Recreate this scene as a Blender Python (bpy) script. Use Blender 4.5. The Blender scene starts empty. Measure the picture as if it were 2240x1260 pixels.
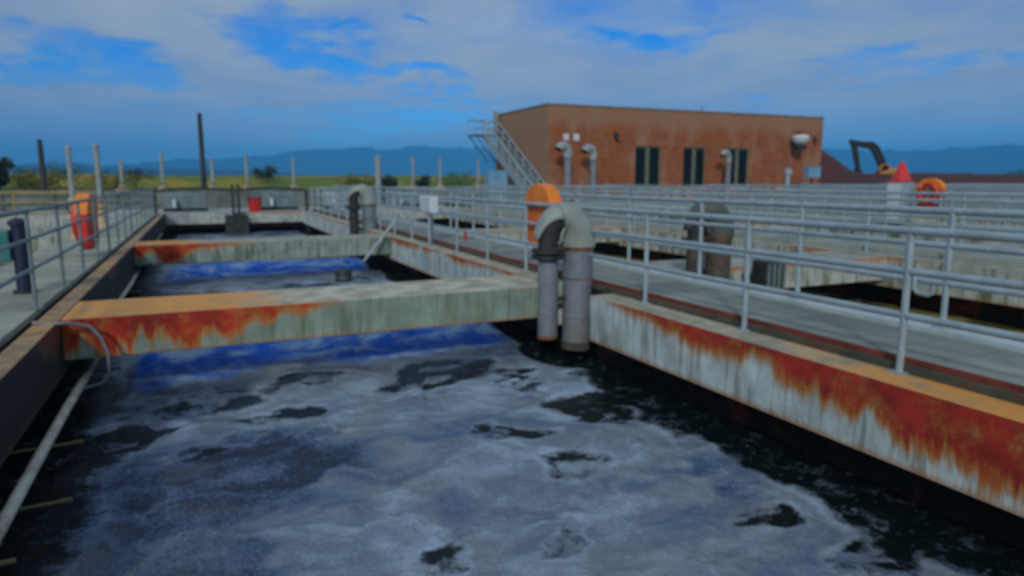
import bpy, math, random
import numpy as np
from mathutils import Vector
R = math.radians
scene = bpy.context.scene
col = scene.collection
random.seed(7)

# ------------------------------------------------------------------ camera
YAW, PITCH, CAMZ = R(24.274), R(8.912), 1.45
cam = bpy.data.cameras.new('camera')
camo = bpy.data.objects.new('camera', cam); col.objects.link(camo)
cam.sensor_width = 36.0; cam.lens = 36.0*1505/2240
cam.clip_start = 0.05; cam.clip_end = 40000
fwd = Vector((math.sin(YAW)*math.cos(PITCH), math.cos(YAW)*math.cos(PITCH), -math.sin(PITCH)))
camo.location = (0, 0, CAMZ)
camo.rotation_euler = fwd.to_track_quat('-Z', 'Y').to_euler()
scene.camera = camo
cam.dof.use_dof = True; cam.dof.focus_distance = 1.2; cam.dof.aperture_fstop = 3.5

# ------------------------------------------------------------------ exposure
vs = scene.view_settings
vs.view_transform = 'Standard'; vs.look = 'None'; vs.gamma = 1; vs.exposure = -0.93
vs.use_curve_mapping = False
scene.render.resolution_x = 1024; scene.render.resolution_y = 576

# ------------------------------------------------------------------ node helpers
class NT:
    def __init__(s, tree):
        s.t = tree; s.n = tree.nodes; s.l = tree.links
    def new(s, typ, **kw):
        n = s.n.new(typ)
        for k, v in kw.items(): setattr(n, k, v)
        return n
    def put(s, sock, v):
        if v is None: return
        if hasattr(v, 'is_linked'): s.l.new(v, sock)
        else:
            if hasattr(sock.default_value, '__len__') and len(sock.default_value) == 4 and len(v) == 3: v = (*v, 1)
            sock.default_value = v
    def m(s, op, a, b=None, c=None, clamp=False):
        n = s.new('ShaderNodeMath', operation=op, use_clamp=clamp)
        s.put(n.inputs[0], a); s.put(n.inputs[1], b); s.put(n.inputs[2], c)
        return n.outputs[0]
    def mr(s, v, a, b, c=0.0, d=1.0, smooth=True):
        n = s.new('ShaderNodeMapRange', interpolation_type='SMOOTHSTEP' if smooth else 'LINEAR')
        s.put(n.inputs[0], v)
        for i, q in enumerate((a, b, c, d)): s.put(n.inputs[1+i], q)
        return n.outputs[0]
    def mix(s, f, a, b):
        n = s.new('ShaderNodeMix', data_type='RGBA')
        s.put(n.inputs[0], f); s.put(n.inputs[6], a); s.put(n.inputs[7], b)
        return n.outputs[2]
    def noise(s, vec, scale, detail=4, rough=0.55, dist=0.0):
        n = s.new('ShaderNodeTexNoise')
        s.put(n.inputs['Vector'], vec)
        n.inputs['Scale'].default_value = scale; n.inputs['Detail'].default_value = detail
        n.inputs['Roughness'].default_value = rough; n.inputs['Distortion'].default_value = dist
        return n.outputs[0]
    def voro(s, vec, scale, feat='F1'):
        n = s.new('ShaderNodeTexVoronoi', feature=feat)
        s.put(n.inputs['Vector'], vec); n.inputs['Scale'].default_value = scale
        return n.outputs[0]
    def comb(s, x, y, z):
        n = s.new('ShaderNodeCombineXYZ')
        s.put(n.inputs[0], x); s.put(n.inputs[1], y); s.put(n.inputs[2], z)
        return n.outputs[0]
    def sep(s, v):
        n = s.new('ShaderNodeSeparateXYZ'); s.put(n.inputs[0], v); return n.outputs
    def ramp(s, f, stops):
        n = s.new('ShaderNodeValToRGB'); s.put(n.inputs[0], f)
        e = n.color_ramp.elements
        while len(e) < len(stops): e.new(0.5)
        for q, (p, c) in zip(e, stops):
            q.position = p; q.color = (*c, 1) if hasattr(c, '__len__') else (c, c, c, 1)
        return n.outputs[0]
    def bump(s, h, strength=0.3, dist=0.02, normal=None):
        n = s.new('ShaderNodeBump'); s.put(n.inputs['Height'], h)
        n.inputs['Strength'].default_value = strength; n.inputs['Distance'].default_value = dist
        if normal is not None: s.put(n.inputs['Normal'], normal)
        return n.outputs[0]

def new_mat(name):
    m = bpy.data.materials.new(name); m.use_nodes = True
    t = NT(m.node_tree); b = t.n['Principled BSDF']
    return m, t, b

# ------------------------------------------------------------------ world / sky
SUN_HEAD, SUN_EL = R(30), R(28)           # heading of the rays, clockwise from +Y
world = bpy.data.worlds.new('World'); scene.world = world; world.use_nodes = True
w = NT(world.node_tree); bg = w.n['Background']
sky = w.new('ShaderNodeTexSky', sky_type='NISHITA'); sky.sun_disc = False
sky.sun_elevation = SUN_EL; sky.sun_rotation = SUN_HEAD + math.pi
sky.air_density = 1.0; sky.dust_density = 0.2; sky.ozone_density = 4.0
tc = w.new('ShaderNodeTexCoord'); vx, vy, vz = w.sep(tc.outputs['Generated'])[:]
hs = w.new('ShaderNodeHueSaturation'); w.put(hs.inputs['Color'], sky.outputs[0])
hs.inputs['Saturation'].default_value = 1.5; hs.inputs['Value'].default_value = 1.55
den = w.m('ADD', w.m('MAXIMUM', vz, 0.0), 0.17)
pv = w.comb(w.m('DIVIDE', vx, den), w.m('DIVIDE', vy, den), 0.0)
n1 = w.noise(pv, 0.75, 7, 0.52, 0.35)
n2 = w.noise(pv, 2.6, 5, 0.55, 0.2)
n3 = w.noise(pv, 0.33, 3, 0.5, 0.0)
dens = w.m('ADD', w.m('MULTIPLY', n1, 0.75), w.m('MULTIPLY', n2, 0.25))
# blue openings between the clouds
nw = w.noise(pv, 1.5, 4, 0.6); nw2 = w.noise(w.comb(w.m('DIVIDE', vy, den), w.m('DIVIDE', vx, den), 4.0), 1.7, 4, 0.6)
az = w.m('ADD', w.m('ARCTAN2', vx, vy), w.m('MULTIPLY', w.m('SUBTRACT', nw, 0.5), R(26))); el = w.m('ADD', w.m('ARCSINE', vz), w.m('MULTIPLY', w.m('SUBTRACT', nw2, 0.5), R(9)))
gap = None
for a, e, ra, re in ((4.2, 10.4, 3.6, 1.1), (7.8, 9.4, 3.0, 1.0), (-7.5, 8.3, 3.6, 1.3), (-11.5, 7.2, 3.0, 1.5), (11.2, 8.3, 2.2, 1.3),
                     (17, 7.4, 7.0, .55), (-3.4, 7.1, 2.5, .9), (34, 10.2, 4.5, .9), (15, 5.1, 17, .9), (16.5, 12.7, 1.4, .3), (52, 8.5, 6, .8)):
    d = w.m('ADD', w.m('POWER', w.m('DIVIDE', w.m('SUBTRACT', az, R(a)), R(ra)), 2.0), w.m('POWER', w.m('DIVIDE', w.m('SUBTRACT', el, R(e)), R(re)), 2.0))
    g = w.mr(w.m('ADD', d, w.m('MULTIPLY', w.m('SUBTRACT', n2, 0.5), 5.0)), -0.4, 2.6, 1.0, 0.0)
    gap = g if gap is None else w.m('MAXIMUM', gap, g)
dens = w.m('SUBTRACT', w.m('ADD', dens, 0.125), w.m('MULTIPLY', gap, w.m('ADD', 0.05, w.m('MULTIPLY', n2, 0.26))))
mask = w.m('MULTIPLY', w.mr(dens, 0.36, 0.62), w.mr(vz, 0.02, 0.14, 0.62, 0.95))
shade = w.mr(w.m('ADD', w.m('MULTIPLY', n2, 0.5), w.m('MULTIPLY', n3, 0.5)), 0.35, 0.65)
ccol = w.mix(shade, (4.2, 5.5, 7.5), (5.9, 7.0, 7.9))
tint = w.new('ShaderNodeMix', data_type='RGBA', blend_type='MULTIPLY'); tint.inputs[0].default_value = 1.0
w.put(tint.inputs[6], hs.outputs[0]); w.put(tint.inputs[7], w.mix(w.mr(vz, 0.0, 0.25), (0.46, 0.80, 1.25), (0.44, 0.76, 1.16)))
w.put(bg.inputs['Color'], w.mix(mask, tint.outputs[2], ccol))
bg.inputs['Strength'].default_value = 0.13

sun = bpy.data.lights.new('sun', 'SUN'); sun.energy = 3.3; sun.angle = R(6.0); sun.color = (1.0, 0.96, 0.9)
suno = bpy.data.objects.new('sun', sun); col.objects.link(suno)
sd = Vector((math.sin(SUN_HEAD)*math.cos(SUN_EL), math.cos(SUN_HEAD)*math.cos(SUN_EL), -math.sin(SUN_EL)))
suno.rotation_euler = sd.to_track_quat('-Z', 'Y').to_euler(); suno.location = (-20, -40, 60)

# ------------------------------------------------------------------ mesh helpers
class MB:
    def __init__(s): s.v = []; s.f = []
    def box(s, x0, x1, y0, y1, z0, z1):
        o = len(s.v)
        s.v += [(x, y, z) for z in (z0, z1) for y in (y0, y1) for x in (x0, x1)]
        s.f += [tuple(o+i for i in q) for q in ((0, 2, 3, 1), (4, 5, 7, 6), (0, 1, 5, 4), (2, 6, 7, 3), (0, 4, 6, 2), (1, 3, 7, 5))]
        return s
    def tube(s, pts, r, n=10, cap=True):
        pts = [Vector(p) for p in pts]; k = len(pts)
        rs = r if hasattr(r, '__len__') else [r]*k
        up = None; o = len(s.v)
        for i, p in enumerate(pts):
            t = (pts[min(i+1, k-1)] - pts[max(i-1, 0)]).normalized()
            if up is None:
                a = Vector((0, 0, 1)) if abs(t.z) < 0.9 else Vector((1, 0, 0))
                up = (a - t*a.dot(t)).normalized()
            else: up = (up - t*up.dot(t)).normalized()
            sd_ = t.cross(up)
            for j in range(n):
                a = 2*math.pi*j/n
                s.v.append(tuple(p + (up*math.cos(a) + sd_*math.sin(a))*rs[i]))
        for i in range(k-1):
            for j in range(n):
                s.f.append((o+i*n+j, o+i*n+(j+1) % n, o+(i+1)*n+(j+1) % n, o+(i+1)*n+j))
        if cap:
            s.f.append(tuple(o+j for j in reversed(range(n)))); s.f.append(tuple(o+(k-1)*n+j for j in range(n)))
        return s
    def lathe(s, prof, c=(0, 0, 0), n=16):
        o = len(s.v)
        for r, z in prof:
            for j in range(n):
                a = 2*math.pi*j/n
                s.v.append((c[0]+r*math.cos(a), c[1]+r*math.sin(a), c[2]+z))
        for i in range(len(prof)-1):
            for j in range(n):
                s.f.append((o+i*n+j, o+i*n+(j+1) % n, o+(i+1)*n+(j+1) % n, o+(i+1)*n+j))
        s.f.append(tuple(o+j for j in reversed(range(n)))); s.f.append(tuple(o+(len(prof)-1)*n+j for j in range(n)))
        return s
    def prism(s, poly, a0, a1, axis='y'):
        """poly in the two remaining axes (x,z for y; y,z for x; x,y for z)"""
        o = len(s.v); n = len(poly)
        for a in (a0, a1):
            for p, q in poly:
                s.v.append({'y': (p, a, q), 'x': (a, p, q), 'z': (p, q, a)}[axis])
        s.f.append(tuple(o+i for i in range(n))); s.f.append(tuple(o+n+i for i in reversed(range(n))))
        for i in range(n):
            j = (i+1) % n; s.f.append((o+i, o+n+i, o+n+j, o+j))
        return s
    def torus(s, c, R_, r, axis='x', n=28, k=10):
        o = len(s.v)
        for i in range(n):
            a = 2*math.pi*i/n
            for j in range(k):
                b = 2*math.pi*j/k; q = R_+r*math.cos(b); h = r*math.sin(b)
                u, w_ = q*math.cos(a), q*math.sin(a)
                d = {'x': (h, u, w_), 'y': (u, h, w_), 'z': (u, w_, h)}[axis]
                s.v.append((c[0]+d[0], c[1]+d[1], c[2]+d[2]))
        for i in range(n):
            for j in range(k):
                s.f.append((o+i*k+j, o+i*k+(j+1) % k, o+((i+1) % n)*k+(j+1) % k, o+((i+1) % n)*k+j))
        return s
    def mesh(s, name, mat, smooth=False):
        me = bpy.data.meshes.new(name); me.from_pydata(s.v, [], s.f); me.update()
        import bmesh
        bm = bmesh.new(); bm.from_mesh(me); bmesh.ops.recalc_face_normals(bm, faces=bm.faces); bm.to_mesh(me); bm.free()
        me.materials.append(mat)
        if smooth:
            me.shade_smooth()
            try: me.set_sharp_from_angle(angle=R(40))
            except Exception: pass
        return me
    def build(s, name, mat, parent=None, smooth=False, bevel=0, loc=None):
        o = bpy.data.objects.new(name, s.mesh(name, mat, smooth)); col.objects.link(o)
        if parent is not None: o.parent = parent
        if loc is not None: o.location = loc
        if bevel:
            b = o.modifiers.new('bevel', 'BEVEL'); b.width = bevel; b.segments = 2; b.limit_method = 'ANGLE'
        return o

def tag(o, label, cat, group=None):
    o['label'] = label; o['category'] = cat
    if group: o['group'] = group
    return o
def structure(o): o['kind'] = 'structure'; return o
def stuff(o): o['kind'] = 'stuff'; return o
def thing(name, label, cat, loc=(0, 0, 0), rz=0.0, group=None):
    o = bpy.data.objects.new(name, None); col.objects.link(o)
    o.empty_display_size = 0.2; o.location = loc; o.rotation_euler = (0, 0, rz)
    return tag(o, label, cat, group)
def link(name, me, parent=None, loc=None):
    o = bpy.data.objects.new(name, me); col.objects.link(o)
    if parent is not None: o.parent = parent
    if loc is not None: o.location = loc
    return o
def copy_tree(o, parent=None):
    c = o.copy(); col.objects.link(c); c.parent = parent
    for ch in list(o.children): copy_tree(ch, c)
    return c

# numpy value noise
def _h(xi, yi, seed):
    h = (xi.astype(np.int64)*374761393 + yi.astype(np.int64)*668265263 + seed*144269504) & 0xffffffff
    h = ((h ^ (h >> 13))*1274126177) & 0xffffffff
    return ((h ^ (h >> 16)) & 0xffffff)/float(0xffffff)
def vn(x, y, seed=0):
    xi = np.floor(x); yi = np.floor(y); fx = x-xi; fy = y-yi
    fx = fx*fx*fx*(fx*(fx*6-15)+10); fy = fy*fy*fy*(fy*(fy*6-15)+10)
    a = _h(xi, yi, seed); b = _h(xi+1, yi, seed); c = _h(xi, yi+1, seed); d = _h(xi+1, yi+1, seed)
    return (a*(1-fx)+b*fx)*(1-fy)+(c*(1-fx)+d*fx)*fy
def fbm(x, y, seed=0, o=4, g=0.5):
    s = 0; a = 1; t = 0
    for i in range(o):
        s = s+a*vn(x*2**i+17.3*i, y*2**i-9.1*i, seed+i); t += a; a *= g
    return s/t
def sstep(a, b, x):
    t = np.clip((x-a)/(b-a), 0, 1); return t*t*(3-2*t)
def grid(name, X, Y, Z, mat, attrs=None, smooth=True):
    ny, nx = X.shape
    v = np.stack([X, Y, Z], -1).reshape(-1, 3)
    i = np.arange(ny*nx).reshape(ny, nx)
    f = np.stack([i[:-1, :-1], i[:-1, 1:], i[1:, 1:], i[1:, :-1]], -1).reshape(-1, 4)
    me = bpy.data.meshes.new(name)
    me.vertices.add(len(v)); me.vertices.foreach_set('co', v.ravel().astype(np.float32))
    me.loops.add(f.size); me.loops.foreach_set('vertex_index', f.ravel().astype(np.int32))
    me.polygons.add(len(f)); me.polygons.foreach_set('loop_start', (np.arange(len(f))*4).astype(np.int32))
    me.update(calc_edges=True)
    for k, a in (attrs or {}).items():
        at = me.attributes.new(k, 'FLOAT', 'POINT'); at.data.foreach_set('value', a.ravel().astype(np.float32))
    me.materials.append(mat)
    if smooth: me.shade_smooth()
    o = bpy.data.objects.new(name, me); col.objects.link(o)
    return o

# ------------------------------------------------------------------ materials
def plain(name, c, rough=0.6, metal=0.0, var=0.18, scale=6.0, bump=0.15, dirt=None, dirt_amt=0.5):
    m, t, b = new_mat(name)
    g = t.new('ShaderNodeNewGeometry').outputs['Position']
    n = t.noise(g, scale, 6, 0.6); n2 = t.noise(g, scale*6, 4, 0.6)
    v = t.m('ADD', t.m('MULTIPLY', n, 0.7), t.m('MULTIPLY', n2, 0.3))
    lo = tuple(x*(1-var*1.6) for x in c); hi = tuple(min(1, x*(1+var)) for x in c)
    cc = t.mix(t.mr(v, 0.3, 0.7), lo, hi)
    if dirt is not None:
        cc = t.mix(t.m('MULTIPLY', t.mr(t.noise(g, scale*0.6, 7, 0.65, 0.6), 0.5, 0.66), dirt_amt), cc, dirt)
    t.put(b.inputs['Base Color'], cc)
    t.put(b.inputs['Roughness'], t.mr(n2, 0.2, 0.8, max(0, rough-0.12), min(1, rough+0.12)))
    b.inputs['Metallic'].default_value = metal
    if bump: t.put(b.inputs['Normal'], t.bump(n2, bump, 0.01))
    return m

def stained(name, base, along, a0, a1, profile, zb, rustbottom=0.5, streak=(0.10, 0.13, 0.09), streak_amt=0.6, topbase=None, red=(0.46, 0.03, 0.012), ochre=(0.42, 0.16, 0.025), top_orange=(0.88, 0.30, 0.02), topamt=0.9, tt0=0.10, tt1=0.30):
    """concrete whose rust runs down from its top edge; profile: (coordinate, run length in m)"""
    m, t, b = new_mat(name)
    geo = t.new('ShaderNodeNewGeometry'); P = geo.outputs['Position']; x, y, z = t.sep(P)[:]
    nz = t.sep(geo.outputs['Normal'])[2]
    a = x if along == 'x' else y
    tt = t.mr(a, a0, a1, smooth=False)
    dep = t.m('MULTIPLY', t.ramp(tt, [((p-a0)/(a1-a0), d/0.8) for p, d in profile]), 0.8)
    run = t.comb(t.m('MULTIPLY', x, 3.0), t.m('MULTIPLY', y, 3.0), t.m('MULTIPLY', z, 0.5))
    nd = t.noise(run, 1.0, 6, 0.62)
    nf = t.noise(t.comb(t.m('MULTIPLY', x, 11.0), t.m('MULTIPLY', y, 11.0), t.m('MULTIPLY', z, 0.9)), 1.0, 4, 0.6)
    npt = t.noise(P, 3.0, 6, 0.6); nfine = t.noise(P, 22.0, 5, 0.65)
    eff = t.m('MULTIPLY', dep, t.m('ADD', t.mr(nd, 0.28, 0.72, 0.25, 1.5, smooth=False), t.m('MULTIPLY', t.m('SUBTRACT', nf, 0.4), 0.5)))
    below = t.m('ADD', z, eff)                         # >0 inside the run
    below = t.m('ADD', below, t.m('MULTIPLY', t.m('SUBTRACT', nfine, 0.5), 0.05))
    blot = t.noise(P, 5.0, 7, 0.72, 0.0)
    mask = t.m('MULTIPLY', t.m('MULTIPLY', t.mr(below, -0.07, 0.07), t.mr(dep, 0.01, 0.05)), t.mr(blot, 0.28, 0.44, 0.85, 1.0))
    core = t.m('MULTIPLY', t.mr(below, 0.02, 0.14), t.mr(blot, 0.33, 0.55, 0.35, 1.0))
    # bare face
    bright = tuple(min(1, q*1.15) for q in base); dark = tuple(q*0.72 for q in base)
    face = t.mix(t.mr(npt, 0.3, 0.7), dark, bright)
    face = t.mix(t.m('MULTIPLY', t.mr(nd, 0.50, 0.68), streak_amt), face, streak)
    face = t.mix(t.m('MULTIPLY', t.mr(nf, 0.50, 0.66), streak_amt*0.85), face, tuple(q*0.8 for q in streak))
    bot = t.m('MULTIPLY', t.mr(t.m('ADD', z, t.m('MULTIPLY', nf, -0.10)), zb+0.02, zb-0.05), rustbottom)
    face = t.mix(bot, face, (0.36, 0.16, 0.04))
    rust = t.mix(core, ochre, t.mix(t.mr(npt, 0.35, 0.65), tuple(q*0.55 for q in red), red))
    face = t.mix(mask, face, rust)
    # top
    tb = topbase or tuple(min(1, q*1.1) for q in base)
    top = t.mix(t.mr(npt, 0.35, 0.65), tuple(q*0.55 for q in tb), tb)
    top = t.mix(t.mr(blot, 0.5, 0.68, 0, .6), top, (0.24, 0.24, 0.18))
    top = t.mix(t.m('MULTIPLY', t.mr(nfine, 0.5, 0.72), 0.35), top, (0.14, 0.14, 0.11))
    ot = t.m('MULTIPLY', t.m('MULTIPLY', t.mr(t.m('ADD', dep, t.m('MULTIPLY', t.m('SUBTRACT', npt, 0.5), 0.35)), tt0, tt1), t.mr(npt, 0.28, 0.55, 0.45, 1.0)), topamt)
    top = t.mix(ot, top, t.mix(nfine, top_orange, (0.55, 0.30, 0.06)))
    t.put(b.inputs['Base Color'], t.mix(t.mr(nz, 0.4, 0.8), face, top))
    b.inputs['Roughness'].default_value = 0.85
    hgt = t.m('ADD', t.m('MULTIPLY', nfine, 0.6), t.m('MULTIPLY', npt, 0.4))
    t.put(b.inputs['Normal'], t.bump(hgt, 0.45, 0.03))
    return m

CONC = (0.40, 0.45, 0.42)
m_chan = plain('channel_concrete', (0.15, 0.18, 0.16), 0.85, 0, 0.3, 1.0, 0.3, (0.06, 0.07, 0.05), 0.7)
m_conc = plain('concrete_pale', (0.36, 0.42, 0.38), 0.85, 0, 0.2, 1.3, 0.4, (0.15, 0.16, 0.11), 0.5)
m_deck = plain('concrete_deck', (0.33, 0.37, 0.31), 0.8, 0, 0.16, 0.9, 0.3, (0.20, 0.23, 0.20), 0.6)
def plankmat():
    m, t, b = new_mat('deck_plank')
    g = t.new('ShaderNodeNewGeometry').outputs['Position']; x, y, z = t.sep(g)[:]
    rnd = t.new('ShaderNodeObjectInfo').outputs['Random']
    n = t.noise(g, 1.1, 6, .6, .5); nf = t.noise(t.comb(t.m('MULTIPLY', x, 4.0), t.m('MULTIPLY', y, 45.0), z), 1.0, 4, .6)
    f = t.m('ADD', t.m('ADD', t.m('MULTIPLY', n, .6), t.m('MULTIPLY', nf, .25)), t.m('MULTIPLY', t.m('SUBTRACT', rnd, .5), .2))
    t.put(b.inputs['Base Color'], t.ramp(f, [(.2, (.14, .165, .145)), (.42, (.24, .275, .235)), (.65, (.35, .38, .32))]))
    b.inputs['Roughness'].default_value = .8; t.put(b.inputs['Normal'], t.bump(nf, .3, .01))
    return m
m_plank = plankmat()
m_deckl = plain('concrete_deck_worn', (0.34, 0.37, 0.29), 0.85, 0, 0.18, 0.7, 0.3, (0.19, 0.19, 0.15), 0.7)
m_kerb = plain('kerb_paint', (0.43, 0.52, 0.53), 0.7, 0, 0.12, 2.0, 0.3)
m_toe = plain('dark_toe', (0.075, 0.08, 0.055), 0.9, 0, 0.3, 4, 0.4, (0.16, 0.06, 0.03), 0.5)
m_shaded = plain('shade_black_concrete', (0.008, 0.010, 0.009), 0.9, 0, 0.4, 3, 0.4, (0.16, 0.03, 0.015), 0.65)  # near-black base paints the shade on walls and recesses; red patches are rust
m_redsteel = plain('red_oxide_steel', (0.22, 0.05, 0.03), 0.7, 0.1, 0.3, 5, 0.2)
m_galv = plain('galvanised_pipe', (0.36, 0.46, 0.50), 0.45, 0.25, 0.12, 5, 0.1, (0.25, 0.28, 0.27), 0.4)
m_galvd = plain('weathered_pipe', (0.17, 0.24, 0.25), 0.55, 0.2, 0.2, 5, 0.1, (0.10, 0.11, 0.08), 0.5)
m_pvc = plain('painted_pipe_grey', (0.28, 0.33, 0.30), 0.5, 0.0, 0.12, 3, 0.15, (0.22, 0.21, 0.14), 0.45)
m_pvcb = plain('bare_pipe_bluegrey', (0.20, 0.23, 0.26), 0.5, 0.1, 0.15, 3, 0.15, (0.20, 0.18, 0.13), 0.5)
m_dull = plain('dull_pipe_grey', (0.10, 0.115, 0.10), 0.7, 0, 0.25, 3, 0.2, (0.05, 0.05, 0.04), 0.6)
m_rust = plain('rust_band', (0.22, 0.09, 0.04), 0.85, 0.1, 0.4, 7, 0.4, (0.06, 0.05, 0.03), 0.6)
m_dark = plain('dark_steel', (0.035, 0.045, 0.045), 0.6, 0.3, 0.3, 5, 0.15)
m_mouthshade = plain('pipe_mouth_shade', (0.012, 0.014, 0.014), 0.9, 0, 0.3, 5, 0)  # near-black, paints the shaded hollow of a pipe mouth
m_bendshade = plain('bend_shade', (0.028, 0.032, 0.03), 0.8, 0, 0.3, 5, 0.1)  # near-black, paints the shaded inner side of the bend
m_brown = plain('brown_scaled_pipe', (0.085, 0.075, 0.06), 0.8, 0.0, 0.3, 3, 0.3, (0.05, 0.045, 0.035), 0.6)
m_orange = plain('orange_fibreglass', (0.80, 0.17, 0.012), 0.4, 0, 0.12, 3, 0.05, (0.5, 0.16, 0.02), 0.3)
m_hood = plain('faded_orange_hood', (0.85, 0.24, 0.015), 0.45, 0, 0.15, 3, 0.05)
m_red = plain('red_fibreglass', (0.62, 0.03, 0.02), 0.4, 0, 0.12, 3, 0.05)
m_rope = plain('grab_rope', (0.5, 0.5, 0.45), 0.9)
m_white = plain('white_enamel', (0.62, 0.68, 0.72), 0.5, 0, 0.08, 3, 0.05, (0.4, 0.42, 0.4), 0.3)
m_bluebox = plain('blue_enamel', (0.16, 0.34, 0.50), 0.45, 0, 0.12, 2, 0.05, (0.2, 0.3, 0.36), 0.4)
m_navy = plain('navy_paint', (0.010, 0.018, 0.05), 0.5, 0, 0.2, 3, 0.05)
m_teal = plain('teal_paint', (0.03, 0.20, 0.20), 0.5, 0, 0.2, 3, 0.05)
m_yellow = plain('ochre_paint', (0.34, 0.27, 0.08), 0.6, 0, 0.2, 3, 0.1)
m_cream = plain('cream_pedestal', (0.52, 0.42, 0.28), 0.7, 0, 0.2, 3, 0.1, (0.35, 0.2, 0.08), 0.4)
m_stem = plain('pale_stem_cover', (0.29, 0.34, 0.33), 0.4, 0, 0.12, 3, 0.05)
m_wood = plain('tarred_pole', (0.045, 0.05, 0.055), 0.9, 0, 0.3, 2, 0.3)
m_glass = plain('dark_pane', (0.006, 0.010, 0.010), 0.15, 0, 0.2, 2, 0)
m_frame = plain('olive_frame', (0.13, 0.15, 0.10), 0.6, 0, 0.15, 3, 0.05)
m_cap = plain('parapet_flashing', (0.24, 0.19, 0.15), 0.6, 0.2, 0.2, 2, 0.05)
m_roof = plain('roof_felt', (0.12, 0.12, 0.12), 0.9)
m_exy = plain('excavator_yellow', (0.50, 0.24, 0.02), 0.5, 0, 0.2, 1, 0.05)
m_exd = plain('excavator_dark', (0.008, 0.010, 0.009), 0.6, 0.1, 0.3, 2, 0.1)
m_bark = plain('bark', (0.06, 0.05, 0.04), 0.9, 0, 0.3, 4, 0.3)

def leafmat(name, a, b_):
    m, t, b = new_mat(name)
    oi = t.new('ShaderNodeNewGeometry')
    n = t.noise(oi.outputs['Position'], 0.9, 4)
    t.put(b.inputs['Base Color'], t.mix(t.mr(t.m('ADD', t.m('MULTIPLY', n, 0.7), t.m('MULTIPLY', oi.outputs['Random Per Island'], 0.3)), 0.3, 0.7), a, b_))
    b.inputs['Roughness'].default_value = 0.7
    return m
m_leaf1 = leafmat('leaf_dark', (0.012, 0.03, 0.02), (0.03, 0.06, 0.03))
m_leaf2 = leafmat('leaf_yellow_green', (0.07, 0.10, 0.01), (0.22, 0.20, 0.015))
m_leaf3 = leafmat('leaf_green', (0.015, 0.07, 0.012), (0.05, 0.13, 0.02))

# brick of the building
def brickmat():
    m, t, b = new_mat('brick_wall')
    g = t.new('ShaderNodeNewGeometry'); P = g.outputs['Position']; x, y, z = t.sep(P)[:]
    br = t.new('ShaderNodeTexBrick')
    t.put(br.inputs['Vector'], t.comb(t.m('ADD', x, y), z, 0.0))
    br.inputs['Scale'].default_value = 1.0; br.inputs['Brick Width'].default_value = 0.40; br.inputs['Row Height'].default_value = 0.20
    br.inputs['Mortar Size'].default_value = 0.012
    br.inputs['Color1'].default_value = (0.33, 0.092, 0.022, 1); br.inputs['Color2'].default_value = (0.245, 0.064, 0.016, 1)
    br.inputs['Mortar'].default_value = (0.20, 0.14, 0.09, 1)
    n = t.noise(t.comb(t.m('MULTIPLY', x, 0.5), t.m('MULTIPLY', y, 0.5), t.m('MULTIPLY', z, 0.22)), 1.0, 6, 0.6)
    c = t.mix(t.mr(n, 0.47, 0.64, 0.0, 0.75), br.outputs[0], (0.30, 0.18, 0.11))
    c = t.mix(t.mr(t.noise(P, 1.7, 6, 0.7), 0.5, 0.68, 0.0, 0.45), c, (0.14, 0.035, 0.015))
    # weathered paler band under the parapet, streaks running from it
    n2 = t.noise(t.comb(t.m('MULTIPLY', x, 0.8), t.m('MULTIPLY', y, 0.8), t.m('MULTIPLY', z, 0.1)), 1.0, 5, 0.6)
    band = t.mr(t.m('ADD', z, t.m('MULTIPLY', n2, 1.8)), 5.6, 6.6, 0.0, 0.75)
    c = t.mix(band, c, (0.29, 0.17, 0.10))
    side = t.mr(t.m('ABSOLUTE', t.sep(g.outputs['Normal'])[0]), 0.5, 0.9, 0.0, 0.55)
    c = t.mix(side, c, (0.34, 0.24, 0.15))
    t.put(b.inputs['Base Color'], c); b.inputs['Roughness'].default_value = 0.9
    t.put(b.inputs['Normal'], t.bump(br.outputs[1], -0.4, 0.01))
    return m
m_brick = brickmat()

def patchy(name, cols, scale, rough=0.95, bump=0.3, stretch=(1, 1, 1)):
    m, t, b = new_mat(name)
    g = t.new('ShaderNodeNewGeometry').outputs['Position']; x, y, z = t.sep(g)[:]
    v = t.comb(t.m('MULTIPLY', x, stretch[0]), t.m('MULTIPLY', y, stretch[1]), t.m('MULTIPLY', z, stretch[2]))
    n = t.noise(v, scale, 6, 0.6, 0.4); n2 = t.noise(v, scale*9, 5, 0.65)
    f = t.m('ADD', t.m('MULTIPLY', n, 0.8), t.m('MULTIPLY', n2, 0.2))
    k = len(cols)
    t.put(b.inputs['Base Color'], t.ramp(f, [(0.30+0.40*i/(k-1), c) for i, c in enumerate(cols)]))
    b.inputs['Roughness'].default_value = rough
    t.put(b.inputs['Normal'], t.bump(n2, bump, 0.2))
    return m
m_ground = patchy('site_ground', [(0.10, 0.09, 0.06), (0.16, 0.14, 0.10), (0.09, 0.11, 0.05), (0.20, 0.18, 0.12)], 0.05)
m_berm = patchy('levee_grass', [(0.01, 0.055, 0.01), (0.03, 0.10, 0.012), (0.20, 0.22, 0.008), (0.06, 0.13, 0.008), (0.30, 0.24, 0.008), (0.28, 0.12, 0.02), (0.03, 0.08, 0.012)], 0.055, stretch=(1, 1, 3))
m_mound = patchy('spoil_earth', [(0.035, 0.010, 0.007), (0.085, 0.018, 0.010), (0.045, 0.022, 0.015), (0.09, 0.035, 0.02)], 0.25)
m_hill = patchy('hill_scrub', [(0.03, 0.05, 0.03), (0.05, 0.07, 0.04), (0.08, 0.08, 0.05)], 0.0012)
m_hilln = patchy('near_hill_woods', [(0.012, 0.02, 0.015), (0.02, 0.03, 0.02), (0.03, 0.04, 0.025)], 0.003)

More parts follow.
